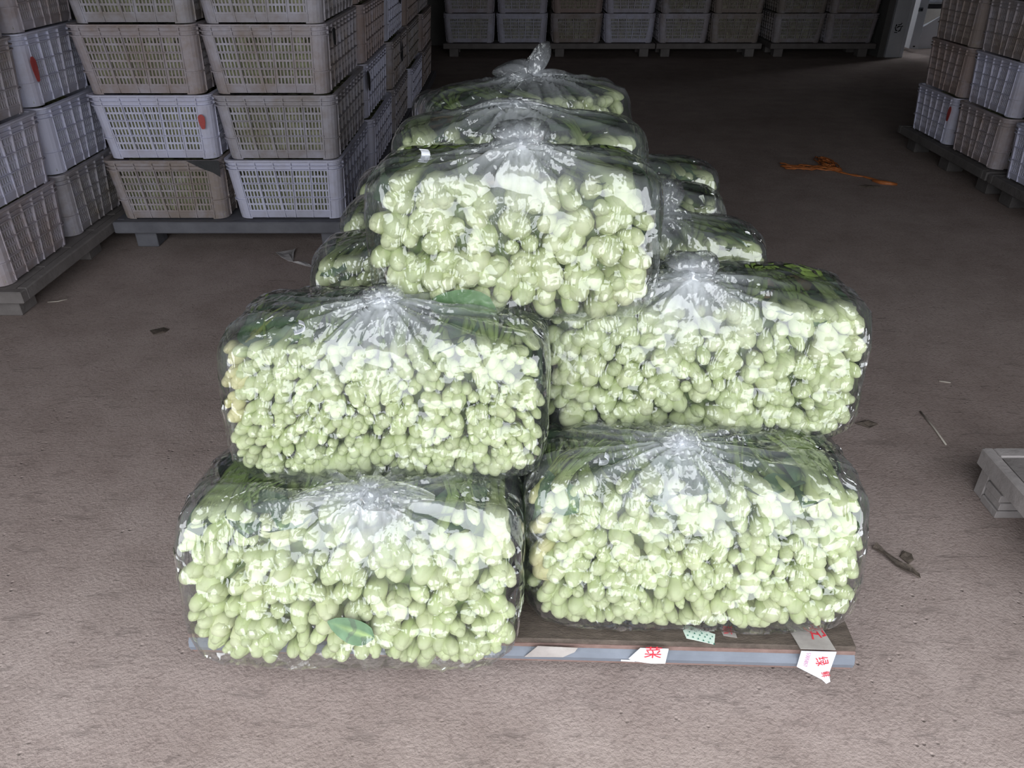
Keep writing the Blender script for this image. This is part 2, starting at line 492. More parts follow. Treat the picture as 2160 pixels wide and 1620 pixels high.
# bundles stored in the passage
for k in range(5):
    b = MB(); z = 0.44 + k * 0.062
    b.tube([(4.22, 9.05 + 0.02 * k, z), (5.4, 9.12 + 0.02 * k, z + 0.01)], 0.03, 12)
    o = obj('plastic_pipe', b.mesh('plastic_pipe', M_pipe, True))
    tag(o, f"grey plastic pipe beyond the rear doorway, {['lowest', 'second lowest', 'middle', 'second highest', 'topmost'][k]} of its stack", 'pipe', 'pipes beyond the doorway')
rk = tag(empty('pipe_rack', (4.7, 9.1, 0)), 'dark rack under the grey pipes beyond the rear doorway', 'rack')
b = MB(); b.box(-0.48, 0.7, -0.05, 0.2, 0.36, 0.405); obj('shelf', b.mesh('shelf', M_black), rk)
for x in (-0.42, 0.65):
    b = MB(); b.box(x - 0.03, x + 0.03, -0.04, 0.02, 0, 0.36); obj('leg', b.mesh('leg', M_black), rk)
b = MB()
b.add([(4.25, 8.8, 0.20), (4.30, 8.78, 0.215), (4.52, 8.85, 0.33), (4.50, 8.9, 0.26), (4.25, 8.8, 0.0), (4.30, 8.78, 0.0), (4.52, 8.85, 0.0), (4.50, 8.9, 0.0)],
      [(0, 1, 2, 3), (7, 6, 5, 4), (0, 4, 5, 1), (1, 5, 6, 2), (2, 6, 7, 3), (3, 7, 4, 0)])
tag(obj('foam_offcut', b.mesh('foam_offcut', M_white)), 'white foam offcut on the ground just beyond the rear doorway', 'foam')

# ------------------------------------------------------------------ plastic crates
CW, CL, CH = 0.476, 0.70, 0.2445
def crate_taper(V, W=CW, L=CL, H=CH):
    V = V.copy(); t = np.clip(1 - V[:, 2] / H, 0, 1)
    k = 0.010 * t + 0.008 * np.clip((0.03 - V[:, 2]) / 0.03, 0, 1)
    V[:, 0] -= np.sign(V[:, 0]) * np.minimum(k, np.abs(V[:, 0]))
    V[:, 1] -= np.sign(V[:, 1]) * np.minimum(k, np.abs(V[:, 1]))
    return V

def rrect(w, l, r, n=5):
    P = []
    for cx, cy, a0 in ((w / 2 - r, l / 2 - r, 0), (-w / 2 + r, l / 2 - r, 90), (-w / 2 + r, -l / 2 + r, 180), (w / 2 - r, -l / 2 + r, 270)):
        for k in range(n + 1):
            a = R_(a0 + 90 * k / n)
            P.append((cx + r * math.cos(a), cy + r * math.sin(a)))
    return P

PANEL_Z0, PANEL_Z1 = 0.034, 0.206
def lattice(width, bays, per, post=0.055):
    """slotted panel in the xz plane facing -y, outer skin at y=0 (local)"""
    b = MB()
    x0, x1 = -width / 2 + post, width / 2 - post
    bw = (x1 - x0) / bays; pitch = bw / (per + 0.45)
    y0, y1 = 0.010, 0.0135
    rows = 6; rh = (PANEL_Z1 - PANEL_Z0) / rows
    for r in range(rows + 1):
        z = PANEL_Z0 + r * rh
        h = 0.0038 if 0 < r < rows else 0.0045
        b.box(x0, x1, y0 - 0.0006, y1 + 0.0006, z - h, z + h)
    for i in range(bays):
        xs = x0 + i * bw + pitch * 0.225
        for k in range(per + 1):
            hw = pitch * 0.22
            b.box(xs + k * pitch - hw, xs + k * pitch + hw, y0, y1, PANEL_Z0, PANEL_Z1)
    b.box(x0, x1, y0 - 0.003, y1, 0.004, PANEL_Z0 - 0.002)
    return b
def ribs(width, bays, post=0.055):
    b = MB()
    x0, x1 = -width / 2 + post, width / 2 - post
    bw = (x1 - x0) / bays
    for i in range(bays + 1):
        x = x0 + i * bw
        b.box(x - 0.0019, x + 0.0019, 0.0, 0.0125, 0.006, CH - 0.002)
    for z, h in ((PANEL_Z0 + (PANEL_Z1 - PANEL_Z0) / 3, 0.0016), (PANEL_Z0 + 2 * (PANEL_Z1 - PANEL_Z0) / 3, 0.0014)):
        b.box(x0, x1, 0.001, 0.0122, z - h, z + h)
    return b

def place_panel(b, ang, dist):
    """turn a panel built facing -y to face outwards at +-x / +-y"""
    c, s = math.cos(ang), math.sin(ang)
    V = np.array(b.v); V[:, 1] -= dist
    W = V.copy(); W[:, 0] = c * V[:, 0] - s * V[:, 1]; W[:, 1] = s * V[:, 0] + c * V[:, 1]
    b.v = [tuple(p) for p in W]
    return b

def crate_parts():
    parts = []   # (name, mesh, sub or None)
    for ang in (0, math.pi):
        e = place_panel(lattice(CW, 5, 5), ang, CL / 2).mesh('end_panel', M_crate, fn=crate_taper)
        r = place_panel(ribs(CW, 5), ang, CL / 2).mesh('rib_grid', M_crate, fn=crate_taper)
        parts.append(('end_panel', e, ('rib_grid', r)))
    for ang in (math.pi / 2, -math.pi / 2):
        e = place_panel(lattice(CL, 8, 5), ang, CW / 2).mesh('side_panel', M_crate, fn=crate_taper)
        r = place_panel(ribs(CL, 8), ang, CW / 2).mesh('rib_grid', M_crate, fn=crate_taper)
        parts.append(('side_panel', e, ('rib_grid', r)))
    rim = MB()
    P = rrect(CW, CL, 0.045)
    rim.wall(rrect(CW - 0.018, CL - 0.018, 0.038), 0.004, 0.200, CH - 0.004, True)
    for z in (0.204, 0.219, 0.234):
        rim.wall(P, 0.014, z, z + 0.0035, True)
    rim.wall(P, 0.016, CH - 0.006, CH, True)
    parts.append(('rim', rim.mesh('rim', M_crate, fn=crate_taper), None))
    n = 5
    for k in range(4):
        q = P[k * (n + 1):(k + 1) * (n + 1)]
        a, z = np.array(q[0]), np.array(q[-1])
        # extend the post along both faces
        t0 = np.array((0, -1)) if k in (0,) else None
        ext = {0: ((0, -1), (-1, 0)), 1: ((1, 0), (0, -1)), 2: ((0, 1), (1, 0)), 3: ((-1, 0), (0, 1))}[k]
        path = [tuple(a + np.array(ext[0]) * 0.0125)] + q + [tuple(z + np.array(ext[1]) * 0.0125)]
        b = MB(); b.wall(path, 0.004, 0.0, 0.205)
        b.wall([tuple(np.array(p)) for p in path], 0.006, 0.078, 0.082)
        V0 = np.array(b.v)
        parts.append(('corner_post', b.mesh('corner_post', M_crate, fn=lambda V: crate_taper(np.column_stack((V[:, 0] * (1 - 0.004 / abs(CW / 2)), V[:, 1] * (1 - 0.004 / (CL / 2)), V[:, 2])))), None))
    fl = MB(); fl.box(-CW / 2 + 0.02, CW / 2 - 0.02, -CL / 2 + 0.02, CL / 2 - 0.02, 0.003, 0.010)
    parts.append(('base', fl.mesh('base', M_crate, fn=crate_taper), None))
    return parts
CP = crate_parts()

def joined(parts):
    V = []; F = []
    for nm, me, sub in parts:
        for m in ([me] + ([sub[1]] if sub else [])):
            n = len(V)
            V += [tuple(v.co) for v in m.vertices]
            F += [tuple(i + n for i in p.vertices) for p in m.polygons]
    return mesh_from('plastic_crate', V, F, M_crate)
CRATE_ONE = joined(CP)

def contents_mesh(seed):
    """lumpy fill of pale vegetables inside a crate"""
    g = np.random.default_rng(seed)
    w, l, h = CW - 0.055, CL - 0.055, 0.195
    V = []; F = []; C = []
    pts = np.column_stack((g.uniform(-w / 2, w / 2, 500), g.uniform(-l / 2, l / 2, 500), g.uniform(0, h, 500)))
    kk = g.uniform(0.6, 1.0, 500); pc = np.column_stack((0.56 * kk, 0.55 * kk, 0.38 * kk))
    def grid(o, u, v, nu, nv, nrm):
        nonlocal V, F, C
        A, B = np.meshgrid(np.linspace(0, 1, nu), np.linspace(0, 1, nv), indexing='ij')
        p = np.array(o) + A.ravel()[:, None] * np.array(u) + B.ravel()[:, None] * np.array(v)
        q = p * np.array((1, 1, 0.75))
        d = np.linalg.norm(q[:, None, :] - (pts * np.array((1, 1, 0.75)))[None], axis=2)
        i1 = d.argmin(1); d1 = np.sort(d, axis=1)
        gap = np.clip((d1[:, 1] - d1[:, 0]) / 0.014, 0, 1)
        p = p + np.array(nrm)[None] * ((gap - 1)[:, None] * 0.035)
        c = pc[i1] * (0.35 + 0.65 * gap[:, None])
        n = sum(len(x) for x in V)
        V.append(p); C.append(pc[i1])
        for i in range(nu - 1):
            for j in range(nv - 1):
                a = n + i * nv + j
                F.append((a, a + nv, a + nv + 1, a + 1))
    w -= 0.012; l -= 0.012
    grid((-w / 2, -l / 2, 0.012), (w, 0, 0), (0, 0, h), 44, 20, (0, -1, 0))
    grid((w / 2, -l / 2, 0.012), (0, l, 0), (0, 0, h), 60, 20, (1, 0, 0))
    grid((w / 2, l / 2, 0.012), (-w, 0, 0), (0, 0, h), 44, 20, (0, 1, 0))
    grid((-w / 2, l / 2, 0.012), (0, -l, 0), (0, 0, h), 60, 20, (-1, 0, 0))
    grid((-w / 2, -l / 2, h + 0.012), (w, 0, 0), (0, l, 0), 40, 56, (0, 0, 1))
    return mesh_from('crate_fill', np.vstack(V), np.array(F), M_veg, True, cols=np.vstack(C))
FILL = [contents_mesh(s) for s in (11, 12)]

ORD = ['bottom', 'second', 'third', 'fourth', 'fifth']
def look(d):
    return 'clean bluish white' if d < 0.2 else ('smudged white' if d < 0.45 else ('brown-stained' if d < 0.7 else 'dark mud-stained'))
CR_N = [0]
def crate(x, y, z, rz, dirt, label, group, full=True, scale=1.0, fill_label=None):
    """one crate with its parts, and what fills it"""
    i = CR_N[0]; CR_N[0] += 1
    colr = (dirt, random.random(), random.random(), 1)
    if full:
        root = empty('plastic_crate', (x, y, z), rz)
        root.scale = (scale, scale, scale)
        for nm, me, sub in CP:
            p = obj(nm, me, root); p.color = colr
            if sub:
                s = obj(sub[0], sub[1], p); s.color = colr
    else:
        root = obj('plastic_crate', CRATE_ONE, None, (x, y, z), (0, 0, rz)); root.color = colr
        root.scale = (scale, scale, scale * (1.02 if scale > 1 else 1))
    tag(root, label, 'crate', group)
    f = obj('crate_fill', FILL[i % 2], None, (x, y, z), (0, 0, rz + (math.pi if i % 3 == 0 else 0)))
    f.scale = (scale, scale, scale * (1.02 if scale > 1 else 1))
    tag(f, fill_label, 'vegetables', group + ' fill', 'stuff')
    return root

# --- pallets under the crates
def pallet(name, x0, x1, y0, y1, ztop, label, board=0.05, mat=None, legs=None, group='pallets under the crates', planks=6, along='x'):
    mat = mat or M_wood
    root = tag(empty(name, ((x0 + x1) / 2, (y0 + y1) / 2, 0)), label, 'pallet', group)
    w, d = (x1 - x0) / 2, (y1 - y0) / 2
    # edge boards
    for (a, c, e, g) in ((-w, w, -d, -d + 0.035), (-w, w, d - 0.035, d), (-w, -w + 0.035, -d + 0.036, d - 0.036), (w - 0.035, w, -d + 0.036, d - 0.036)):
        b = MB(); b.bbox(a, c, e, g, ztop - board, ztop - 0.001, 0.004); obj('edge_board', b.mesh('edge_board', mat), root)
    for k in range(planks):
        p0 = -d + 0.037 + k * (2 * d - 0.074) / planks; p1 = p0 + (2 * d - 0.074) / planks - 0.008
        b = MB(); b.box(-w + 0.036, w - 0.036, p0, p1, ztop - 0.022, ztop - 0.002); obj('deck_plank', b.mesh('deck_plank', mat), root)
    for lx in (-w + 0.10, w - 0.10):
        for ly in (-d + 0.10, 0, d - 0.10):
            b = MB(); b.bbox(lx - 0.045, lx + 0.045, ly - 0.05, ly + 0.05, 0.0, ztop - board - 0.0005, 0.004); obj('leg_block', b.mesh('leg_block', mat), root)
    return root

PZ = 0.128
EP = 0.0015
# middle stack (behind the bags, towards the left)
MX = [-1.395, -0.915]
MY0 = 3.05
dirt_front = [[0.72, 0.08], [0.10, 0.55], [0.66, 0.58], [0.62, 0.55], ]
for c in range(2):
    for r in range(4):
        d = dirt_front[r][c]
        crate(MX[c] + (0.004 if r % 2 else -0.003), MY0 + CL / 2 + (0.006 if (r + c) % 2 else 0), PZ + r * (CH + EP), 0.0 if c else math.pi, d,
              f"{look(d)} crate, {ORD[r]} row, {'outer' if c == 0 else 'corner'} column of the middle stack's front",
              'crates of the middle stack', fill_label='pale vegetables seen through the slots of the middle crate stack')
for k in range(1, 5):
    for r in range(4):
        d = [0.7, 0.75, 0.6, 0.66][(r + k) % 4]
        if (k, r) in ((1, 1), (2, 2), (1, 0), (3, 0)): d = 0.12
        gapk = 0.03 if k >= 2 else 0.004
        crate(MX[1] + (0.006 if (r + k) % 2 else -0.004) + 0.012 * k, MY0 + CL / 2 + k * (CL + 0.004) + gapk, PZ + r * (CH + EP), 0, d,
              f"{look(d)} crate, {ORD[r]} row of the middle stack's side, {['', 'second', 'third', 'fourth', 'fifth'][k]} from front",
              'crates of the middle stack', full=(k < 3), fill_label='pale vegetables seen through the slots of the middle crate stack')
pallet('crate_pallet', -1.645, -0.66, MY0 - 0.015, MY0 + 1.45, PZ - 0.001, 'dark blue-grey pallet under the front of the middle crate stack', 0.05, M_dsteel)
pallet('crate_pallet', -1.645, -0.62, MY0 + 1.47, MY0 + 3.62, PZ - 0.001, 'dark pallet under the rear of the middle crate stack', 0.05, M_dsteel)

# left-hand stack: end faces look to the right
LZ = 0.115
LXF = -1.70
for k, y in enumerate((2.63, 3.114)):
    for r in range(4):
        d = {(0, 0): 0.58, (0, 1): 0.22, (0, 2): 0.56, (0, 3): 0.5, (1, 0): 0.55, (1, 1): 0.05, (1, 2): 0.10, (1, 3): 0.55}[(k, r)]
        cr = crate(LXF - CL / 2 + (0.004 if r % 2 else -0.004), y, LZ + r * (CH + EP), math.pi / 2, d,
              f"{look(d)} crate, {ORD[r]} row, {'near' if k == 0 else 'far'} column of the left edge stack",
              'crates of the left stack', fill_label='pale vegetables seen through the slots of the left crate stack')
pallet('crate_pallet', -2.46, -1.665, 2.375, 3.60, LZ - 0.001, 'weathered wooden pallet under the left crate stack, beside the middle pallet', 0.045, M_wood)

# right-hand stacks: end faces look to the left
RXF = 2.36
for k, y in enumerate((4.49, 4.008, 3.48, 2.998)):
    for r in range(4):
        d = {(0, 0): 0.15, (0, 1): 0.78, (0, 2): 0.76, (0, 3): 0.7, (1, 0): 0.6, (1, 1): 0.18, (1, 2): 0.62, (1, 3): 0.5,
             (2, 0): 0.12, (2, 1): 0.12, (2, 2): 0.6, (2, 3): 0.6, (3, 0): 0.3, (3, 1): 0.4, (3, 2): 0.6, (3, 3): 0.6}[(k, r)]
        crate(RXF + CL / 2 + (0.004 if r % 2 else -0.004), y, PZ + r * (CH + EP), -math.pi / 2, d,
              f"{look(d)} crate, {ORD[r]} row, {['farthest', 'second farthest', 'third farthest', 'nearest'][k]} column of the right-hand stacks",
              'crates of the right stacks', fill_label='pale vegetables seen through the slots of the right crate stacks')
pallet('crate_pallet', 2.335, 3.13, 3.755, 4.76, PZ - 0.001, 'wooden pallet with painted-in shade under the farther right-hand crate stack', 0.045, M_shadewood)
pallet('crate_pallet', 2.335, 3.13, 2.74, 3.735, PZ - 0.001, 'wooden pallet under the nearer right-hand crate stack at the frame edge', 0.045, M_shadewood)

# far row along the rear wall
FS = 1.06
FY = 8.2
far_x = [(-0.67, 'first'), (0.384, 'second'), (1.437, 'third'), (2.566, 'fourth')]
for pi, (x0, nm) in enumerate(far_x):
    for c in range(2):
        for r in range(3):
            d = [0.35, 0.25, 0.7, 0.2, 0.5, 0.75, 0.65, 0.55][pi * 2 + c] + (0.12 if r == 1 else 0)
            crate(x0 + CW * FS / 2 + c * (CW * FS + 0.012) + 0.004 * r, FY + CL * FS / 2 + 0.02, 0.130 + r * (CH * FS * 1.02 + EP), math.pi, d,
                  f"{look(d)} crate, {ORD[r]} row, {'left' if c == 0 else 'right'} half of the {nm} far pallet",
                  'crates along the rear wall', full=False, scale=FS, fill_label='vegetables seen through the slots of the far crate row')
    pallet('crate_pallet', x0 - 0.01, x0 + 2 * CW * FS + 0.022, FY, FY + 0.80, 0.129, f'dark pallet under the far crates, {nm} from the left', 0.05, M_wood, planks=4)

# red paint marks on corner posts
def blob(name, V, thick, parent=None):
    n = len(V); c = np.mean(np.array(V), axis=0)
    nrm = np.cross(np.array(V[1]) - c, np.array(V[0]) - c); nrm /= np.linalg.norm(nrm)
    A = [tuple(np.array(v) + nrm * thick) for v in V] + [tuple(np.array(v)) for v in V]
    F = [tuple(range(n)), tuple(range(2 * n - 1, n - 1, -1))] + [(i, n + i, n + (i + 1) % n, (i + 1) % n) for i in range(n)]
    b = MB(); b.add(A, F)
    return b

# black torn liner sheet between crates
b = MB()
zz = PZ + CH + 0.002
b.add([(-1.29, MY0 - 0.004, zz), (-1.165, MY0 - 0.006, zz + 0.002), (-1.158, MY0 - 0.007, zz - 0.002), (-1.163, MY0 - 0.012, zz - 0.062), (-1.19, MY0 - 0.010, zz - 0.045), (-1.235, MY0 - 0.008, zz - 0.028)], [(0, 5, 4, 3, 2, 1)])
V = np.array(b.v); W = V.copy(); W[:, 1] += 0.0015
b.v += [tuple(p) for p in W]; b.f += [(6, 7, 8, 9, 10, 11)] + [(i, 6 + i, 6 + (i + 1) % 6, (i + 1) % 6) for i in range(6)]
tag(obj('liner_scrap', b.mesh('liner_scrap', M_blackp)), 'black plastic liner corner hanging over the muddy crate at the middle stack', 'plastic sheet')
sx = MX[1] + CW / 2 + 0.006
for k, (y, z, w, h) in enumerate(((3.13, PZ + 3 * CH - 0.045, 0.05, 0.075), (3.78, PZ + 2 * CH - 0.07, 0.07, 0.10), (4.9, PZ + 2 * CH - 0.075, 0.12, 0.15), (5.0, PZ + 3 * CH - 0.05, 0.09, 0.09))):
    P = [(sx + 0.006 + 0.012 * (k > 1), y + w * math.cos(a) * (0.5 + 0.12 * math.sin(3 * a + k)), z + h * 0.5 * math.sin(a) * (1 + 0.2 * math.cos(2 * a + k))) for a in np.linspace(0, 2 * math.pi, 11)[:-1]]
    b = blob('liner_scrap', P, 0.002)
    tag(obj('liner_scrap', b.mesh('liner_scrap', M_blackp)), ['small black liner scrap high on the middle stack\'s side near the corner', 'black liner scrap on the white crate at the middle stack\'s side',
        'large black liner scrap far along the middle stack\'s side', 'black liner scrap in the third row, far along the middle stack\'s side'][k], 'plastic sheet')

# ------------------------------------------------------------------ pallet of the bags
MPx0, MPx1, MPz = -0.56, 0.615, 0.118
mp = tag(empty('load_pallet', (0.03, 1.515, 0), R_(-1.9)), 'low plywood pallet with blue-grey steel edge under the bagged greens', 'pallet')
hw, hd = 0.588, 0.60
b = MB(); b.bbox(-hw, hw, -hd, hd, MPz - 0.012, MPz, 0.002); obj('deck', b.mesh('deck', M_ply), mp)
def channel(L):
    """C-shaped steel edge, running along x, facing -y"""
    b = MB()
    prof = [(0.0, 0.0), (0.0, -0.006), (-0.006, -0.010), (-0.009, -0.021), (-0.006, -0.032), (0.0, -0.036), (0.0, -0.042), (0.03, -0.042), (0.03, 0.0)]
    n = len(prof); V = []; F = []
    for x in (-L, L):
        V += [(x, p[0], p[1]) for p in prof]
    F = [tuple(range(n)), tuple(range(2 * n - 1, n - 1, -1))] + [((i + 1) % n, i, i + n, (i + 1) % n + n) for i in range(n)]
    b.add(V, F); return b
for nm, ang, dist, L in (('edge_channel', 0, hd + 0.001, hw), ('edge_channel', math.pi, hd + 0.001, hw), ('edge_channel', math.pi / 2, hw + 0.001, hd - 0.03), ('edge_channel', -math.pi / 2, hw + 0.001, hd - 0.03)):
    c = channel(L)
    o = obj(nm, c.mesh(nm, M_steel), mp)
    o.rotation_euler = (0, 0, ang); o.location = (math.sin(ang) * dist, -math.cos(ang) * dist, MPz - 0.0125)
    for z0, z1 in ((-0.0055, 0.003), (-0.0425, -0.0365)):
        l = MB(); l.bbox(-L, L, -0.0015, 0.006, z0, z1, 0.001); obj('rusty_lip', l.mesh('rusty_lip', M_rust), o)
for x in (-0.45, 0, 0.45):
    b = MB(); b.bbox(x - 0.05, x + 0.05, -hd + 0.09, hd - 0.09, 0, MPz - 0.0125, 0.004); obj('runner', b.mesh('runner', M_dsteel), mp)

def local_on(parent, name, b, mat, label=None):
    o = obj(name, b.mesh(name, mat), parent)
    if label: o['label'] = label
    return o
def quadstrip(P, t=0.0012):
    """thin sticker from a list of outline points (coplanar)"""
    return blob('x', P, t)
def text_mesh(s, size, mat, name):
    cu = bpy.data.curves.new(name, 'FONT'); cu.body = s; cu.size = size; cu.extrude = 0.0002
    cu.align_x = 'CENTER'; cu.align_y = 'CENTER'
    to = bpy.data.objects.new(name + '_tmp', cu); COL.objects.link(to)
    dg = bpy.context.evaluated_depsgraph_get()
    me = bpy.data.meshes.new_from_object(to.evaluated_get(dg))
    bpy.data.objects.remove(to); bpy.data.curves.remove(cu)
    me.materials.clear(); me.materials.append(mat); me.name = name
    return me
yf = -hd - 0.0115          # outermost front of the channel
def front(x, z, y=yf): return (x, y, z)
# big white tag folded over the front edge at the right corner
tg = tag(empty('price_tag', (0, 0, 0)), 'torn white tag with red characters taped over the right front pallet corner', 'tag')
tg.parent = None
tg.matrix_world = mp.matrix_basis.copy()
tg.location = mp.location; tg.rotation_euler = mp.rotation_euler
TX = 0.515
b = quadstrip([(TX - 0.040, -hd + 0.060, MPz + 0.0012), (TX + 0.020, -hd + 0.066, MPz + 0.0012), (TX + 0.034, -hd - 0.008, MPz + 0.0012), (TX - 0.026, -hd - 0.008, MPz + 0.0012)])
local_on(tg, 'upper_flap', b, M_tape)
b = quadstrip([front(TX - 0.026, MPz + 0.0015), front(TX + 0.034, MPz + 0.0015), front(TX + 0.033, MPz - 0.055), front(TX + 0.040, MPz - 0.076), front(TX + 0.034, MPz - 0.082), front(TX + 0.024, MPz - 0.071), front(TX - 0.026, MPz - 0.039)][::-1], -0.0012)
local_on(tg, 'lower_flap', b, M_paper)
def put_text(s, size, x, z, rot, mat, parent, name='lettering', on_top=None):
    me = text_mesh(s, size, mat, name)
    o = obj(name, me, parent)
    if on_top is None:
        o.rotation_euler = Euler((R_(90), R_(rot), 0), 'XYZ'); o.location = (x, yf - 0.0022, z)
    else:
        o.rotation_euler = (0, 0, R_(-rot)); o.location = (x, on_top, MPz + 0.0030)
    return o
put_text('安', 0.036, TX + 0.008, 0, 70, M_red, tg, on_top=-hd + 0.030)
put_text('绿', 0.024, TX + 0.012, MPz - 0.022, 70, M_red, tg)
put_text('鲜', 0.016, TX + 0.026, MPz - 0.056, 70, M_red, tg)
put_text('5305857', 0.0105, TX - 0.013, MPz - 0.019, 90, M_pinkp, tg)
# torn label on the middle of the edge
lb = tag(empty('paper_label', mp.location[:], mp.rotation_euler.z), 'torn white label with red character on the steel pallet edge', 'label')
b = quadstrip([front(0.213, MPz - 0.002), front(0.262, MPz - 0.002), front(0.260, MPz - 0.040), front(0.236, MPz - 0.041), front(0.205, MPz - 0.036), front(0.195, MPz - 0.030)][::-1], -0.0012)
local_on(lb, 'paper', b, M_paper)
put_text('菜', 0.032, 0.236, MPz - 0.013, 0, M_red, lb)
b = quadstrip([front(0.182, MPz - 0.0335), front(0.206, MPz - 0.034), front(0.206, MPz - 0.038), front(0.182, MPz - 0.037)][::-1], -0.001)
local_on(lb, 'torn_strip', b, M_paper)
# peeling clear/pale tapes
tp = tag(empty('tape_patch', mp.location[:], mp.rotation_euler.z), 'peeling pale tape patch on the steel pallet edge', 'tape')
b = quadstrip([front(0.035, MPz - 0.004), front(0.105, MPz - 0.006), front(0.100, MPz - 0.017), front(0.080, MPz - 0.031), front(0.012, MPz - 0.033)][::-1], -0.0008)
local_on(tp, 'tape', b, M_tape)
mt = tag(empty('dotted_tape', mp.location[:], mp.rotation_euler.z), 'mint tape scrap with dark green dots on the plywood edge', 'tape')
b = quadstrip([(0.292, -hd + 0.030, MPz + 0.001), (0.300, -hd + 0.040, MPz + 0.001), (0.348, -hd + 0.020, MPz + 0.001), (0.342, -hd - 0.002, MPz + 0.001), (0.296, -hd + 0.010, MPz + 0.001)][::-1], 0.001)
local_on(mt, 'tape', b, M_mint)
d = MB()
for i in range(6):
    for j in range(3):
        x = 0.299 + i * 0.0085 + (j % 2) * 0.004; y = -hd + 0.031 - j * 0.008 - i * 0.0035
        if x < 0.345: d.add([(x - 0.0016, y - 0.0016, MPz + 0.0025), (x + 0.0016, y - 0.0016, MPz + 0.0025), (x, y + 0.0024, MPz + 0.0025)], [(0, 1, 2)])
local_on(mt, 'dots', d, M_green)
pl2 = tag(empty('paper_label', mp.location[:], mp.rotation_euler.z), 'small crumpled label with red print beside the dotted tape', 'label')
b = quadstrip([(0.362, -hd + 0.018, MPz + 0.001), (0.385, -hd + 0.014, MPz + 0.001), (0.384, -hd + 0.034, MPz + 0.001), (0.358, -hd + 0.036, MPz + 0.001)], 0.001)
local_on(pl2, 'paper', b, M_tape)
put_text('鲜', 0.02, 0.372, 0, 0, M_red, pl2, on_top=-hd + 0.027)

# empty pallet at the right edge
ep = tag(empty('empty_pallet', (1.70, 0.965, 0)), 'empty pale wooden pallet cut off by the right edge', 'pallet')
for (a, c, e, g) in ((-0.59, -0.565, -0.5, 0.5), (0.565, 0.59, -0.5, 0.5), (-0.564, 0.564, 0.465, 0.5), (-0.564, 0.564, -0.5, -0.465)):
    q = MB(); q.bbox(a, c, e, g, 0.083, 0.130, 0.003); obj('edge_board', q.mesh('edge_board', M_woodp), ep)
for k in range(7):
    q = MB(); y = -0.464 + k * 0.1326; q.box(-0.563, 0.563, y, y + 0.128, 0.110, 0.128); obj('deck_plank', q.mesh('deck_plank', M_wood), ep)
for xa, xb in ((-0.575, -0.33), (-0.12, 0.12), (0.33, 0.575)):
    for y in (-0.43, 0.0, 0.43):
        for z in range(4):
            q = MB(); q.bbox(xa + 0.004 * (z % 2), xb, y - 0.032 + 0.003 * (z % 3), y + 0.032, z * 0.0207, z * 0.0207 + 0.0200, 0.002)
            obj('leg_plank', q.mesh('leg_plank', M_woodp), ep)
    q = MB(); q.bbox(xa + 0.002, xa + 0.05, 0.466, 0.498, 0, 0.0825, 0.003); obj('corner_leg', q.mesh('corner_leg', M_woodp), ep)

# ------------------------------------------------------------------ choy heads
PAL_BUTT = np.array((0.68, 0.70, 0.47)); PAL_BULB = np.array((0.50, 0.56, 0.265)); PAL_STALK = np.array((0.26, 0.355, 0.11)); PAL_LEAF = np.array((0.070, 0.125, 0.062))

def lerp(a, b, t): return a + (b - a) * t
def head_mesh(seed, Lr, npet, seg=8, nr=7, flare=1.0):
    """a choy head, unit bulb radius, butt towards -y, stalks run to +y for Lr radii"""
    g = np.random.default_rng(seed)
    V = []; F = []; C = []
    ss = np.concatenate(([0.0, 0.22, 0.75, 1.4, 2.3], np.linspace(3.2, Lr, max(nr - 5, 1)) if Lr > 3.2 else [Lr]))
    offp = np.interp(ss, [0, 0.3, 0.9, 1.6, 3.0, 8, 14], [0.12, 0.25, 0.40, 0.42, 0.38, 0.55, 0.9])
    wid = np.interp(ss, [0, 0.25, 0.9, 1.6, 3.0, 8, 14], [0.26, 0.52, 0.72, 0.62, 0.36, 0.25, 0.20])
    thk = np.interp(ss, [0, 0.25, 0.9, 1.6, 3.0, 8, 14], [0.24, 0.44, 0.58, 0.50, 0.30, 0.20, 0.16])
    for k in range(npet + 1):
        core = k == npet
        a0 = 2 * math.pi * k / npet + g.uniform(-0.25, 0.25)
        dy = g.uniform(-0.08, 0.42) if not core else -0.02
        sw = g.uniform(0.85, 1.15)
        bend = g.uniform(-0.04, 0.04); tw = g.uniform(-0.05, 0.05)
        base = len(V)
        for i, s in enumerate(ss):
            a = a0 + tw * s
            ro = 0 if core else offp[i] * (1 + 0.1 * (flare - 1) * s)
            u = np.array((math.cos(a), 0, math.sin(a))); w = np.array((-math.sin(a), 0, math.cos(a)))
            c = u * (ro + bend * s * s * 0.05) + np.array((0, s + dy, 0))
            ww = (0.30 if i == 0 else 0.50 if i < 4 else 0.4) if core else wid[i] * sw
            tt = ww if core else thk[i] * sw
            for j in range(seg):
                th = 2 * math.pi * j / seg
                V.append(c + w * math.cos(th) * ww + u * math.sin(th) * tt)
                t = s
                col = lerp(PAL_BUTT, PAL_BULB, min(t / 1.8, 1)) if t < 1.8 else lerp(PAL_BULB, PAL_STALK, min((t - 1.8) / 3.0, 1))
                C.append(col * g.uniform(0.94, 1.04))
        n = len(ss)
        for i in range(n - 1):
            for j in range(seg):
                p = base + i * seg + j; q = base + i * seg + (j + 1) % seg
                F.append((p, q, q + seg, p + seg))
        F.append(tuple(base + j for j in range(seg))[::-1])
        F.append(tuple(base + (n - 1) * seg + j for j in range(seg)))
    return np.array(V), F, np.array(C)

def split_quads(F):
    return [f for f in F]

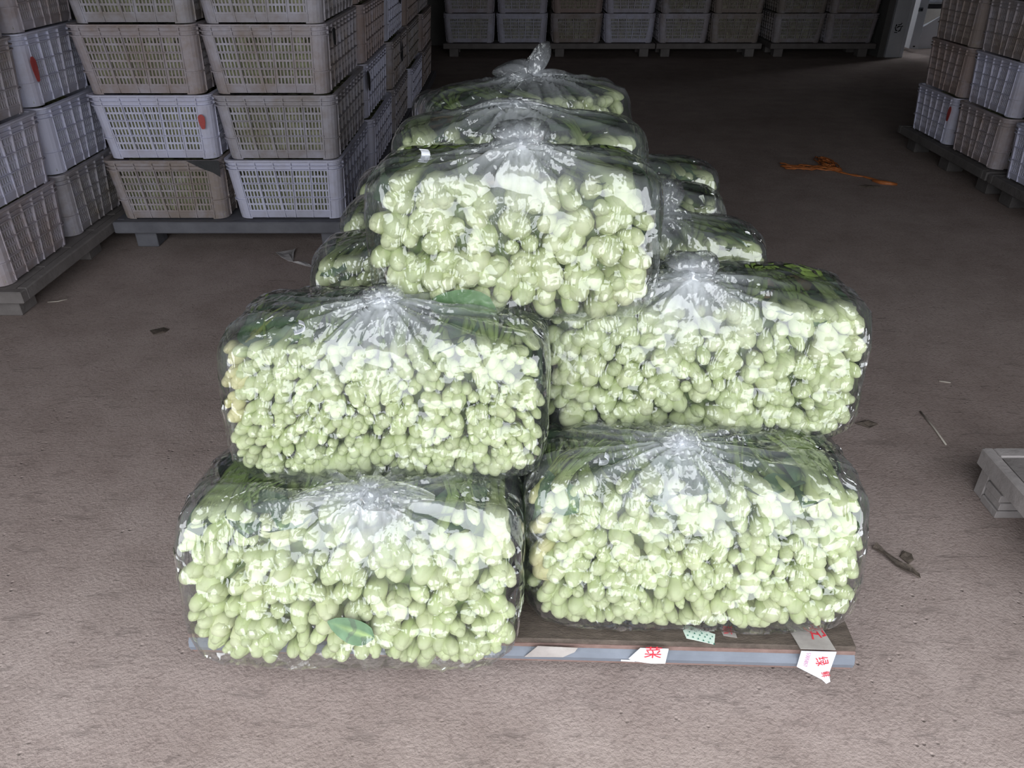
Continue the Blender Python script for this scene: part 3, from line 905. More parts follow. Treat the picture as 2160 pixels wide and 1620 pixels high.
HEADS = [head_mesh(100 + i, 3.0, [4, 5, 5, 6, 4, 3][i]) for i in range(6)]
LONGS = [head_mesh(200 + i, 11.0, [4, 5, 4, 5][i], nr=9, flare=1.5) for i in range(4)]
HEAD_ME = [mesh_from('choy_head', v, f, M_veg, True, cols=c) for v, f, c in HEADS]
LONG_ME = [mesh_from('choy_head', v, f, M_veg, True, cols=c) for v, f, c in LONGS]

def leaf_geo(seed, L=0.13, W=0.075):
    """one crinkled leaf blade with a pale midrib; base at origin, grows along +y, face up"""
    g = np.random.default_rng(seed)
    nu, nv = 9, 7
    V = []; C = []; F = []
    curl = g.uniform(-0.25, 0.25); cup = g.uniform(0.1, 0.35); ph = g.uniform(0, 6)
    for i in range(nu):
        t = i / (nu - 1)
        hw = W / 2 * (math.sin(math.pi * min(max(t, 0.0) ** 0.75, 1)) ** 0.7 * 0.96 + 0.05)
        for j in range(nv):
            s = j / (nv - 1) * 2 - 1
            x = hw * s; y = L * t
            z = cup * abs(s) ** 1.6 * hw + curl * t * t * L + 0.004 * math.sin(7 * t + ph + 3 * s) * abs(s)
            V.append((x, y, z))
            pal = PAL_LEAF * g.uniform(0.85, 1.2)
            if abs(s) < 0.1: pal = lerp(pal, PAL_STALK, 0.7 * (1 - t))
            C.append(pal)
    for i in range(nu - 1):
        for j in range(nv - 1):
            a = i * nv + j
            F.append((a, a + 1, a + nv + 1, a + nv))
    return np.array(V), F, np.array(C)
LEAVES = [leaf_geo(300 + i, 0.12 + 0.015 * (i % 3), 0.07 + 0.012 * (i % 4)) for i in range(6)]
LEAF_ME = [mesh_from('leaf', v, f, M_leaf, True, cols=c) for v, f, c in LEAVES]

# ------------------------------------------------------------------ bags
def cube_sphere(n):
    t = np.linspace(-1, 1, n + 1); t = np.tan(t * math.pi / 4 * 0.92) / math.tan(math.pi / 4 * 0.92)
    A, B = np.meshgrid(t, t, indexing='ij'); a = A.ravel(); b = B.ravel(); o = np.ones_like(a)
    faces = [(a, b, o), (b, a, -o), (o, a, b), (-o, b, a), (b, o, a), (a, -o, b)]
    V = np.vstack([np.column_stack(f) for f in faces])
    idx = np.arange((n + 1) ** 2).reshape(n + 1, n + 1)
    q = np.stack((idx[:-1, :-1], idx[1:, :-1], idx[1:, 1:], idx[:-1, 1:]), -1).reshape(-1, 4)
    F = np.vstack([q + k * (n + 1) ** 2 for k in range(6)])
    key = np.round(V * 1e5).astype(np.int64)
    u, first, inv = np.unique(key, axis=0, return_index=True, return_inverse=True)
    inv = inv.ravel()
    return V[first], inv[F]

SE = 6.5
def super_map(V, w, d, h, m=SE):
    s = (np.abs(V) ** m).sum(1) ** (-1.0 / m)
    P = V * s[:, None]
    return P * np.array((w / 2, d / 2, h / 2)) + np.array((0, 0, h / 2))

def front_y(x, z, w, d, h, m=SE):
    q = 1 - np.abs(2 * x / w) ** m - np.abs(2 * (z - h / 2) / h) ** m
    return -d / 2 * np.clip(q, 0.0, 1) ** (1.0 / m)

class Bag: pass
def lean(y, z, h, d, amount):
    """front leans back towards the top"""
    return y + amount * np.clip(z / h, 0, 1.3) ** 1.8 * np.clip(0.5 - y / d, 0, 1)

def make_bag(name, label, X, Y, Z, w, d, h, yaw=0.0, R=0.016, res=56, tie=(0, -0.02), gather=0.05, tails=(), tail_len=0.09, leanv=0.05, front_show=True, group='bags of greens on the pallet', seed=1, sag=0.0):
    """X centre, Y front, Z base"""
    B = Bag(); B.__dict__.update(locals())
    B.root = tag(empty('produce_bag', (X, Y + d / 2, Z), R_(yaw)), label, 'bag', group)
    g = np.random.default_rng(seed)
    # --- positions of heads on the front wall
    heads = []
    if R > 0:
        sp = R * 1.62
        nz = int(h / (sp * 0.87)) + 2; nx = int(w / sp) + 2
        for i in range(nz):
            for j in range(nx):
                x = -w / 2 + (j + 0.5 * (i % 2)) * sp + g.uniform(-0.3, 0.3) * R
                z = 0.002 + (i + 0.45) * sp * 0.87 + g.uniform(-0.3, 0.3) * R
                r = R * float(np.clip(g.normal(1.0, 0.2), 0.62, 1.5))
                ww, hh = w + 0.3 * r, h + 0.3 * r
                q = abs(2 * x / (w - 1.1 * r)) ** 9 + abs(2 * (z - h / 2) / (h - 1.2 * r)) ** 9
                if q > 1.0 or z > h * 0.93: continue
                y = float(front_y(np.array([x]), np.array([z]), ww, d, hh)[0])
                y = float(lean(y, z, h, d, leanv))
                if y > d * 0.10: continue
                nx_ = (2 * x / ww) ** 5 * 1.1; nz_ = (2 * (z - h / 2) / hh) ** 3 * 0.55
                if sag: z -= sag * float(np.clip((-y - d * 0.31) / (d * 0.16), 0, 1)) ** 1.3 * max(0, min(1, 1.4 - z / h))
                heads.append([x, y + 0.002 + float(g.uniform(0, 0.011)), z, r, nx_, nz_, z > h * 0.76, i])
    B.heads = heads
    # --- film
    V, F = cube_sphere(res)
    P = super_map(V, w + 0.006, d + 0.008, h + 0.004)
    nrm = P - np.array((0, 0, h / 2)); nrm = nrm / np.array((w, d, h)) ** 2; nrm = np.sign(nrm) * np.abs(nrm); nl = np.linalg.norm(nrm, axis=1); nrm /= nl[:, None]
    P[:, 1] = lean(P[:, 1], P[:, 2], h, d, leanv)
    wrk = noise3(P * np.array((28, 28, 9)) + seed * 3.1, 1) * 0.5 + noise3(P * np.array((60, 50, 22)) + seed * 5.7, 2) * 0.3 + noise3(P * np.array((14, 40, 40)) + seed, 3) * 0.4
    rdg = (1 - np.abs(noise3(P * np.array((38, 38, 10)) + seed * 1.7, 5))) ** 3
    disp = 0.0030 * wrk + 0.0045 * rdg
    if heads and res >= 50:
        H = np.array([q[:4] for q in heads])
        fr = (P[:, 1] < -0.0) 
        dist2 = (P[fr, None, 0] - H[None, :, 0]) ** 2 + (P[fr, None, 2] - H[None, :, 2]) ** 2
        e = np.exp(-dist2 / (0.85 * H[None, :, 3]) ** 2).max(1)
        wf = np.clip(-nrm[fr, 1] * 1.6 - 0.3, 0, 1)
        disp[fr] += wf * (0.0022 * (e - 0.85))
    P = P + nrm * disp[:, None]
    if sag: P[:, 2] -= sag * np.clip((-P[:, 1] - d * 0.31) / (d * 0.16), 0, 1) ** 1.3 * np.clip(1.4 - P[:, 2] / h, 0, 1)
    # gathered top, with radial folds running to the knot
    tx, ty = tie
    dx, dy = P[:, 0] - tx, P[:, 1] - ty
    ang = np.arctan2(dy, dx)
    rho = np.sqrt((dx / (w * 0.52)) ** 2 + (dy / (d * 0.60)) ** 2)
    topw = np.clip((P[:, 2] / h - 0.62) / 0.3, 0, 1)
    u = np.clip(1 - rho, 0, 1)
    folds = np.sin(ang * 13 + 1.7 * np.sin(ang * 3 + seed)) * 0.6 + np.sin(ang * 29 + 2.1 * np.sin(ang * 5 + seed * 2)) * 0.5
    dist = np.hypot(dx, dy)
    P[:, 2] += topw * (gather * u ** 2.0 + folds * 0.007 * np.clip(dist / 0.05, 0, 1) * np.clip(1.25 - rho, 0, 1) - 0.014 * np.clip(rho, 0, 1) ** 2 * np.clip((P[:, 1] - ty) / d * 2, 0, 1))
    P[:, 2] = np.maximum(P[:, 2], (-0.002 if not sag else -sag * np.clip((-P[:, 1] - d * 0.31) / (d * 0.16), 0, 1)) + 0.003 * wrk.clip(0, 1))
    streak = 0.55 + 0.45 * np.clip(folds, -1, 1)
    haze = topw * (0.07 * streak + 0.9 * np.exp(-dist / 0.035) + 0.40 * np.exp(-dist / 0.11) * streak)
    haze += 0.05 * np.clip(rdg - 0.5, 0, 1)
    me = mesh_from('film', P, F, M_film, True, attrs={'haze': haze})
    obj('film', me, B.root)
    B.tip = (tx, ty, h + gather * 0.92)
    # --- knot
    ntk = 14; mt = 8
    kv = []; kf = []
    for i in range(mt):
        ph = -math.pi / 2 + math.pi * i / (mt - 1)
        for j in range(ntk):
            th = 2 * math.pi * j / ntk
            rr = (0.0125 + 0.003 * math.sin(3 * th + seed) + 0.002 * math.sin(5 * th + 2 * ph)) * math.cos(ph) + 0.001
            kv.append((tx + rr * math.cos(th) * 1.25, ty + rr * math.sin(th), h + gather * 0.90 + 0.011 * math.sin(ph)))
    for i in range(mt - 1):
        for j in range(ntk):
            a = i * ntk + j; c = i * ntk + (j + 1) % ntk
            kf.append((a, c, c + ntk, a + ntk))
    obj('knot', mesh_from('knot', kv, np.array(kf), M_tail, True, attrs={'haze': np.full(len(kv), 0.85)}), B.root)
    # --- loose tail of the bag above the knot: ruffled sheets
    def lobe(az, el, length, width, thick, hz=0.35, ruf=0.10, nm='tail'):
        """puffed loop of loose film leaving the knot"""
        na, nr = 30, 18
        az, el = R_(az), R_(el)
        f = np.array((math.cos(el) * math.cos(az), math.cos(el) * math.sin(az), math.sin(el)))
        sd = np.array((-math.sin(az), math.cos(az), 0.0)); up = np.cross(f, sd)
        tv = []; hzv = []
        for k in range(nr):
            t = k / (nr - 1)
            pr = math.sin(math.pi * min(t ** 0.62, 1.0) * 0.93 + 0.02) ** 0.8
            c = f * length * t + np.array((0, 0, -0.25 * length * t * t))
            for i in range(na):
                th = 2 * math.pi * i / na
                rr = 1 + ruf * (math.sin(7 * th + seed + 3 * t) + 0.7 * math.sin(13 * th + 2 * seed)) * (1.1 - 0.5 * t) + 0.10 * math.sin(3 * th + 6 * t + seed)
                p = c + sd * (width * pr * math.cos(th) * rr) + up * (thick * pr * math.sin(th) * rr)
                tv.append(p + np.array((tx, ty, h + gather * 0.92 + 0.004)))
                hzv.append(hz * math.exp(-3.0 * t) + 0.02)
        tf = []
        for k in range(nr - 1):
            for i in range(na):
                j = (i + 1) % na
                tf.append((k * na + i, k * na + j, (k + 1) * na + j, (k + 1) * na + i))
        obj(nm, mesh_from(nm, np.array(tv), np.array(tf), M_tail, True, attrs={'haze': np.array(hzv)}), B.root)
    for L_ in tails:
        lobe(*[q * tail_len if n in (2, 3, 4) else q for n, q in enumerate(L_)])
    # matrix for contents
    c, s = math.cos(R_(yaw)), math.sin(R_(yaw))
    B.M = np.array(((c, -s, 0), (s, c, 0), (0, 0, 1))); B.o = np.array((X, Y + d / 2, Z))
    return B

BAGS = []
def bag(*a, **k): BAGS.append(make_bag(*a, seed=len(BAGS) + 1, **k)); return BAGS[-1]
Z1, Z2, Z3 = MPz + 0.003, 0.372, 0.632
bag('BL1', 'bag of pale choy hanging over the front left of the pallet, bottom layer', -0.270, 0.850, Z1, 0.575, 0.33, 0.262, -1, R=0.0178, res=92, tie=(0.045, -0.065), gather=0.036, sag=0.030, tails=((178, 4, 1.5, .22, .10), (2, 6, 1.15, .25, .10), (-40, 2, .5, .3, .12), (80, 10, .5, .35, .12)), tail_len=0.09, leanv=0.085)
bag('BR1', 'bag of choy at the right front pallet corner, bottom layer beside the white tag', 0.315, 0.905, Z1, 0.585, 0.32, 0.275, -2, R=0.0170, res=92, tie=(-0.03, -0.01), gather=0.045, tails=((150, 14, .8, .4, .2), (60, 22, .75, .45, .22), (15, 6, .7, .3, .15), (185, 4, .6, .25, .12)), tail_len=0.06, leanv=0.085)
bag('ML1', 'bag of small pale choy in the second layer, front of the left column', -0.214, 1.020, Z2 - 0.008, 0.550, 0.31, 0.262, 0, R=0.0132, res=92, tie=(0.005, -0.045), gather=0.045, tails=((150, 14, .8, .4, .2), (60, 22, .75, .45, .22), (15, 6, .7, .3, .15), (185, 4, .6, .25, .12)), tail_len=0.06, leanv=0.055)
bag('MR1', 'bag of choy in the second layer, front of the right column', 0.350, 1.150, Z2 - 0.012, 0.590, 0.30, 0.270, -3, R=0.0182, res=92, tie=(-0.035, -0.07), gather=0.04, tails=((120, 30, 1.0, .5, .25), (50, 34, 1.0, .5, .3), (0, 6, .8, .3, .15), (185, 6, .8, .3, .15)), tail_len=0.07, leanv=0.05)
bag('T1', 'topmost front bag packed with the largest choy heads', 0.003, 1.160, Z3 - 0.028, 0.490, 0.30, 0.250, 0, R=0.0215, res=92, tie=(0.01, -0.07), gather=0.038, tails=((120, 30, 1.0, .5, .25), (50, 34, 1.0, .5, .3), (0, 6, .8, .3, .15), (185, 6, .8, .3, .15)), tail_len=0.07, leanv=0.045)
bag('T2', 'middle bag of the top layer, knot bunched behind the front one', 0.015, 1.47, Z3 - 0.022, 0.510, 0.28, 0.240, 1, R=0.0190, res=60, tie=(-0.01, -0.03), gather=0.036, tails=((178, 4, 1.5, .22, .10), (2, 6, 1.15, .25, .10), (-40, 2, .5, .3, .12), (80, 10, .5, .35, .12)), tail_len=0.07, leanv=0.04)
bag('T3', 'rearmost top bag with its plastic tail sticking up', 0.030, 1.790, Z3 - 0.018, 0.500, 0.30, 0.240, 24, R=0.0200, res=60, tie=(0.015, -0.01), gather=0.020, tails=((38, 50, 1.25, .24, .16), (140, 18, 1.0, .5, .25), (5, 4, 1.5, .25, .12), (190, 4, 1.0, .25, .12)), tail_len=0.10, leanv=0.04)
bag('ML2', 'second layer bag behind the left front one, dark leaves showing', -0.165, 1.385, Z2, 0.500, 0.27, 0.250, 2, R=0.0185, res=60, tie=(0.02, -0.02), gather=0.03, tails=((150, 14, .8, .4, .2), (60, 22, .75, .45, .22), (15, 6, .7, .3, .15), (185, 4, .6, .25, .12)), tail_len=0.05, leanv=0.05)
bag('ML3', 'second layer bag third from the front in the left column', -0.155, 1.655, Z2, 0.500, 0.27, 0.250, -1, R=0.0185, res=60, tie=(0.02, -0.02), gather=0.03, tails=((150, 14, .8, .4, .2), (60, 22, .75, .45, .22), (15, 6, .7, .3, .15), (185, 4, .6, .25, .12)), tail_len=0.05, leanv=0.05)
bag('MR2', 'second layer bag behind the right front one, tail standing up', 0.290, 1.485, Z2, 0.520, 0.25, 0.255, -2, R=0.0180, res=60, tie=(-0.01, -0.02), gather=0.04, tails=((120, 30, 1.0, .5, .25), (50, 34, 1.0, .5, .3), (0, 6, .8, .3, .15), (185, 6, .8, .3, .15)), tail_len=0.13, leanv=0.05)
bag('MR3', 'second layer bag third from the front in the right column', 0.275, 1.745, Z2, 0.500, 0.25, 0.255, 1, R=0.0180, res=60, tie=(-0.02, -0.02), gather=0.035, tails=((150, 14, .8, .4, .2), (60, 22, .75, .45, .22), (15, 6, .7, .3, .15), (185, 4, .6, .25, .12)), tail_len=0.06, leanv=0.05)
bag('MR4', 'rearmost second layer bag of the right column', 0.310, 2.005, Z2, 0.520, 0.25, 0.250, 0, R=0.0180, res=60, tie=(-0.06, -0.02), gather=0.04, tails=((120, 30, 1.0, .5, .25), (50, 34, 1.0, .5, .3), (0, 6, .8, .3, .15), (185, 6, .8, .3, .15)), tail_len=0.08, leanv=0.05)
for k in range(1, 4):
    bag('BLn', f"bottom layer bag of the left column, {['', 'second', 'third', 'fourth'][k]} from the front", -0.262, 0.885 + 0.315 * k, Z1, 0.545, 0.30, 0.250, 0, R=0.019, res=36, gather=0.004, tails=(), leanv=0.02)
    bag('BRn', f"bottom layer bag of the right column, {['', 'second', 'third', 'fourth'][k]} from the front", 0.309, 0.932 + 0.312 * k, Z1, 0.545, 0.30, 0.250, 0, R=0.019, res=36, gather=0.004, tails=(), leanv=0.02)
bag('ML4', 'rearmost second layer bag of the left column', -0.16, 1.93, Z2, 0.50, 0.27, 0.250, 0, R=0.019, res=36, gather=0.01, tails=(), leanv=0.02)

# ------------------------------------------------------------------ fill the bags
cam_p = np.array((0, 0, 1.2))
cands = []
def rot_to(nx, nz, roll, g):
    """matrix whose -y axis looks along (nx,-1,nz), rolled about it"""
    f = Vector((-nx, 1, -nz)).normalized()
    r = f.cross(Vector((0, 0, 1))).normalized(); u = r.cross(f)
    M = Matrix((r, f, u)).transposed()
    return M @ Matrix.Rotation(roll, 3, 'Y')
for bi, B in enumerate(BAGS):
    g = np.random.default_rng(900 + bi)
    for q in B.heads:
        x, y, z, r, nx, nz, top, row = q
        M3 = rot_to(nx + g.uniform(-0.45, 0.45), nz + g.uniform(-0.45, 0.40) - (0.10 if top else 0), g.uniform(0, 6.28), g)
        Mw = Matrix(B.M.tolist()) @ M3
        p = B.M @ np.array((x, y, z)) + B.o
        depth = np.linalg.norm(p - cam_p)
        vis = bi < 5 and not (bi in (1, 2) and x < -0.44 * B.w and 0.4 < z / B.h < 0.9)
        order = sorted(h_[0] for h_ in B.heads if h_[7] == row).index(x)
        cands.append((r / depth * (1.0 if vis else 0.01), bi, p, Mw, r, top, order, row))
cands.sort(key=lambda c: -c[0])
NIND = 300
BAGN = ['the bottom front left bag', 'the bottom front right bag', 'the second layer left bag', 'the second layer right bag', 'the topmost front bag']
def clamp_in(B, P, w_, d_, h_):
    """keep leaf points (world) inside a bag's film"""
    Q = (P - B.o) @ B.M
    if B.sag: Q[:, 2] += B.sag * np.clip((-Q[:, 1] - B.d * 0.31) / (B.d * 0.16), 0, 1) ** 1.3 * np.clip(1.4 - Q[:, 2] / B.h, 0, 1)
    q = Q.copy(); q[:, 1] -= B.leanv * np.clip(q[:, 2] / B.h, 0, 1.2) ** 1.8 * np.clip(0.5 - q[:, 1] / B.d, 0, 1)
    n = np.column_stack((2 * q[:, 0] / (B.w - w_), 2 * q[:, 1] / (B.d - d_), 2 * (q[:, 2] - B.h / 2) / (B.h - h_)))
    r = (np.abs(n) ** SE).sum(1) ** (1 / SE)
    k = np.where(r > 1, 1 / np.maximum(r, 1e-6), 1)[:, None]
    c = np.array((0, 0, B.h / 2))
    Q = c + (Q - c) * k
    if B.sag: Q[:, 2] -= B.sag * np.clip((-Q[:, 1] - B.d * 0.31) / (B.d * 0.16), 0, 1) ** 1.3 * np.clip(1.4 - Q[:, 2] / B.h, 0, 1)
    return (Q @ B.M.T) + B.o
sV = []; sF = []; sC = []; nvo = 0
lV = []; lF = []; lC = []; nlo = 0
def add_stuff(B, geo, M, p, s, tint=1.0):
    global nvo
    V, F, C = geo
    A = np.array(M)
    sV.append(clamp_in(B, (V * s) @ A.T + p, 0.004, 0.0, 0.012)); sC.append(C * tint)
    sF.extend([tuple(i + nvo for i in f) for f in F]); nvo += len(V)
def add_leaf(B, geo, M, p, s, tint=1.0):
    global nlo
    V, F, C = geo
    lV.append(clamp_in(B, (V * s) @ np.array(M).T + p, 0.014, 0.014, 0.018)); lC.append(C * tint)
    lF.extend([tuple(i + nlo for i in f) for f in F]); nlo += len(V)

NUM = 'first second third fourth fifth sixth seventh eighth ninth tenth eleventh twelfth thirteenth fourteenth fifteenth sixteenth seventeenth eighteenth nineteenth twentieth'.split()
def nth(i): return NUM[i] if i < 20 else f'{i + 1}th'
rows_of = [sorted({h_[7] for h_ in B.heads}) for B in BAGS]
g = np.random.default_rng(55)
for i, (key, bi, p, Mw, r, top, xn, zn) in enumerate(cands):
    B = BAGS[bi]
    if i < NIND:
        if top:
            me = LONG_ME[i % 4]
        else:
            me = HEAD_ME[i % 6]
        M4 = Mw.to_4x4(); M4.translation = Vector(p); M4 = M4 @ Matrix.Scale(r, 4)
        if top:
            lv, lf, lc = LONGS[i % 4]
            Mx = np.array(M4); Mi = np.array(M4.inverted())
            W = clamp_in(B, lv @ Mx[:3, :3].T + Mx[:3, 3], 0.006, 0.002, 0.012)
            me = mesh_from('choy_head', W @ Mi[:3, :3].T + Mi[:3, 3], lf, M_veg, True, cols=lc)
        o = bpy.data.objects.new('choy_plant', me); COL.objects.link(o)
        o.matrix_world = M4
        tag(o, f"pale choy head, {nth(xn)} from left, {nth(rows_of[bi].index(zn))} row up in {BAGN[bi]}", 'choy', f"choy heads in {BAGN[bi]}")
        if top:
            for k in range(2):
                E = Euler((g.uniform(-0.25, 0.1), g.uniform(-0.8, 0.8), g.uniform(-0.4, 0.4))).to_matrix().to_4x4()
                Ml = Matrix.Translation((g.uniform(-0.5, 0.5), 8.6 + k, 0.2)) @ E @ Matrix.Scale(0.9 / r, 4)
                lv, lf, lc = LEAVES[(i + k) % 6]
                Mx = np.array(o.matrix_world @ Ml)
                W = clamp_in(B, lv @ Mx[:3, :3].T + Mx[:3, 3], 0.014, 0.014, 0.018)
                Mi = np.array(o.matrix_world.inverted())
                obj('leaf', mesh_from('leaf', W @ Mi[:3, :3].T + Mi[:3, 3], lf, M_leaf, True, cols=lc), o)
    else:
        geo = LONGS[i % 4] if (top and bi < 12) else HEADS[i % 6]
        add_stuff(B, geo, Mw, p, r, np.array((1.08, 0.93, 0.88)) if (bi in (1, 2) and key < 0.005 and xn < 4) else g.uniform(0.92, 1.05))

# leaves and cores for every bag
core_v, core_f = cube_sphere(14)
cV = []; cF = []; cC = []; nco = 0
for bi, B in enumerate(BAGS):
    g = np.random.default_rng(400 + bi)
    w, d, h = B.w, B.d, B.h
    # core: stalks (front) and leaves (rear) packed behind the butts
    P = super_map(core_v, w - 0.045, d - 0.075, h - 0.045)
    P[:, 2] += 0.012; P[:, 1] += 0.022
    P += noise3(P * 30 + bi, 4)[:, None] * 0.006
    P[:, 1] = lean(P[:, 1], P[:, 2], h, d, B.leanv)
    t = np.clip((P[:, 1] + d * 0.30) / (d * 0.45), 0, 1)[:, None]
    cC.append((PAL_STALK * 0.9)[None] * (1 - t) + PAL_LEAF[None] * t)
    cV.append((P @ B.M.T) + B.o); cF.append(core_f + nco); nco += len(P)
    nl = 46 if bi < 12 else 16
    for k in range(nl):
        # leaves lying on the top rear half, on the flanks and the back
        m = g.uniform()
        if m < 0.62:
            x = g.uniform(-0.42, 0.42) * w; y = g.uniform(-0.16, 0.40) * d; z = h - 0.030 + g.uniform(-0.008, 0.010)
            z -= 0.05 * max(0, abs(2 * x / w) - 0.6) * h * 4 * 0.5
            E = Euler((g.uniform(-0.35, 0.15), g.uniform(-0.5, 0.5) + 0.7 * (2 * x / w) ** 3, g.uniform(-1.3, 1.3)))
        elif m < 0.88:
            sgn = 1 if g.uniform() < 0.5 else -1
            x = sgn * (w / 2 - 0.024); y = g.uniform(-0.12, 0.36) * d; z = g.uniform(0.15, 0.85) * h
            E = Euler((g.uniform(-0.3, 0.3), sgn * R_(85) + g.uniform(-0.3, 0.3), g.uniform(-0.4, 0.4)))
        else:
            x = g.uniform(-0.4, 0.4) * w; y = d / 2 - 0.026; z = g.uniform(0.3, 0.9) * h
            E = Euler((R_(85), g.uniform(-0.7, 0.7), 0))
        M3 = Matrix(B.M.tolist()) @ E.to_matrix()
        off = np.array(E.to_matrix() @ Vector((0, -0.06, 0)))
        add_leaf(B, LEAVES[int(g.integers(6))], M3, B.M @ (np.array((x, y, z)) + off) + B.o, g.uniform(0.75, 1.1), np.array((1, 1, 1)) * g.uniform(0.8, 1.8) if g.uniform() < 0.97 else np.array((4.0, 1.7, 1.8)))
    if bi < 12:      # stalks running back under the film
        for k in range(16):
            x = g.uniform(-0.44, 0.44) * w
            y0 = -0.33 * d + B.leanv * 0.8 + g.uniform(0, 0.03)
            s = g.uniform(0.010, 0.014)
            E = Euler((R_(g.uniform(2, 9)), g.uniform(0, 6.28), R_(g.uniform(-9, 9))), 'XYZ')
            M3 = Matrix(B.M.tolist()) @ (Euler((R_(g.uniform(0, 5)), 0, R_(g.uniform(-10, 10)))).to_matrix() @ Matrix.Rotation(g.uniform(0, 6.28), 3, 'Y'))
            add_stuff(B, LONGS[k % 4], M3, B.M @ np.array((x, y0, h - 0.038)) + B.o, s, g.uniform(0.85, 1.0))

o = obj('packed_choy', mesh_from('packed_choy', np.vstack(sV), sF, M_veg, True, cols=np.vstack(sC)))
tag(o, 'the other choy heads and stalks packed inside all the bags', 'choy', kind='stuff')
o = obj('choy_leaves', mesh_from('choy_leaves', np.vstack(lV), lF, M_leaf, True, cols=np.clip(np.vstack(lC), 0, 1)))
tag(o, 'dark green choy leaves pressed under the plastic of the bags', 'leaves', kind='stuff')
o = obj('packed_stalks', mesh_from('packed_stalks', np.vstack(cV), np.vstack(cF), M_leaf, True, cols=np.vstack(cC)))
tag(o, 'packed mass of choy stalks and leaves deep inside the bags', 'leaves', kind='stuff')

def tab(bi, x, y, lift, ang, L=0.034, W=0.013):
    """short white tape end curling up from a bag"""
    B = BAGS[bi]
    n = 9; V = []; F = []
    ca, sa = math.cos(ang), math.sin(ang)
    for k in range(n):
        t = k / (n - 1); a = 2.6 * t
        u = L * math.sin(a) * 0.55; zz = 0.011 * (1 - math.cos(a)) * 0.9
        for w_ in (-W / 2, W / 2):
            for th in (0, 0.0012):
                V.append((x + u * ca - w_ * sa, y + u * sa + w_ * ca, B.h + lift + zz + th))
    for k in range(n - 1):
        a = 4 * k; c = a + 4
        F += [(a, a + 2, c + 2, c), (a + 1, c + 1, c + 3, a + 3), (a, c, c + 1, a + 1), (a + 2, a + 3, c + 3, c + 2)]
    F += [(0, 1, 3, 2), (4 * n - 4, 4 * n - 2, 4 * n - 1, 4 * n - 3)]
    b = MB(); b.add(V, F)
    o = obj('tape_end', b.mesh('tape_end', M_paper), B.root); o['label'] = 'white tape end'
tab(2, -0.135, -0.085, 0.004, 0.3)
tab(4, -0.150, -0.050, 0.002, 1.2, 0.026, 0.016)
tab(1, -0.165, -0.020, 0.004, -0.2, 0.030)
tab(5, -0.050, -0.060, 0.016, 0.1, 0.026)
def front_leaf(bi, x, z, s, spin, tint, label):
    B = BAGS[bi]
    v, f, c = LEAVES[1]
    v = v - np.array((0, 0.065, 0)); v = v * np.array((s, s, 0.25))
    cs, sn = math.cos(spin), math.sin(spin)
    q = np.column_stack((v[:, 0] * cs - v[:, 1] * sn, -v[:, 2], v[:, 0] * sn + v[:, 1] * cs))
    q += np.array((x, 0, z))
    q[:, 1] += lean(front_y(q[:, 0], q[:, 2], B.w, B.d, B.h), q[:, 2], B.h, B.d, B.leanv) + 0.0005
    w = (q @ B.M.T) + B.o
    ctr = w.mean(0)
    o = obj('choy_leaf', mesh_from('choy_leaf', w - ctr, f, M_leaf, True, cols=np.clip(c * np.array(tint), 0, 1)), None, tuple(ctr))
    tag(o, label, 'leaf')
front_leaf(4, -0.085, 0.034, 0.88, 1.45, (1.9, 2.0, 1.7), 'flat green leaf pressed against the lower left of the topmost front bag')
front_leaf(0, 0.010, 0.080, 0.60, 1.2, (1.9, 1.75, 2.1), 'small grey-green leaf pressed among the heads of the bottom front left bag')

# ------------------------------------------------------------------ litter on the floor
# orange twine
r0 = random.Random(5)
tw = tag(empty('orange_twine', (1.70, 4.27, 0)), 'tangled orange plastic twine lying on the bare floor near the right stacks', 'twine')
tw.scale = (0.62, 1.25, 1)
def twine(pts, rad, nm):
    b = MB(); b.tube([(x, y, z) for x, y, z in pts], rad, 6); obj(nm, b.mesh(nm, M_orange, True), tw)
for s in range(9):
    ph = r0.uniform(0, 6); o1 = r0.uniform(-0.03, 0.03)
    twine([(-0.31 + 0.045 * k + r0.uniform(-0.008, 0.008), 0.02 + o1 * (1.2 - k / 14) + 0.02 * math.sin(k * 0.8 + ph) - 0.004 * k, 0.006 + 0.006 * abs(math.sin(k + ph))) for k in range(12)], 0.0035, 'strand')
for s in range(6):
    ph = r0.uniform(0, 6)
    twine([(0.12 + 0.05 * math.cos(k * 0.7 + ph) + 0.03 * math.sin(s), 0.03 + 0.10 * math.sin(k * 0.7 + ph) * 0.7 + 0.05 * (s % 2), 0.008 + 0.010 * abs(math.sin(k * 1.3 + s))) for k in range(10)], 0.0035, 'loop')
for s in range(3):
    twine([(0.10 + 0.032 * k, -0.04 - 0.016 * k + 0.012 * math.sin(k * 1.1 + s), 0.005) for k in range(13)], 0.003 + 0.001 * (s == 0), 'strand')
twine([(0.34, -0.19, 0.004), (0.38, -0.225, 0.006), (0.44, -0.235, 0.005), (0.50, -0.25, 0.006)], [0.006, 0.012, 0.012, 0.007], 'frayed_end')

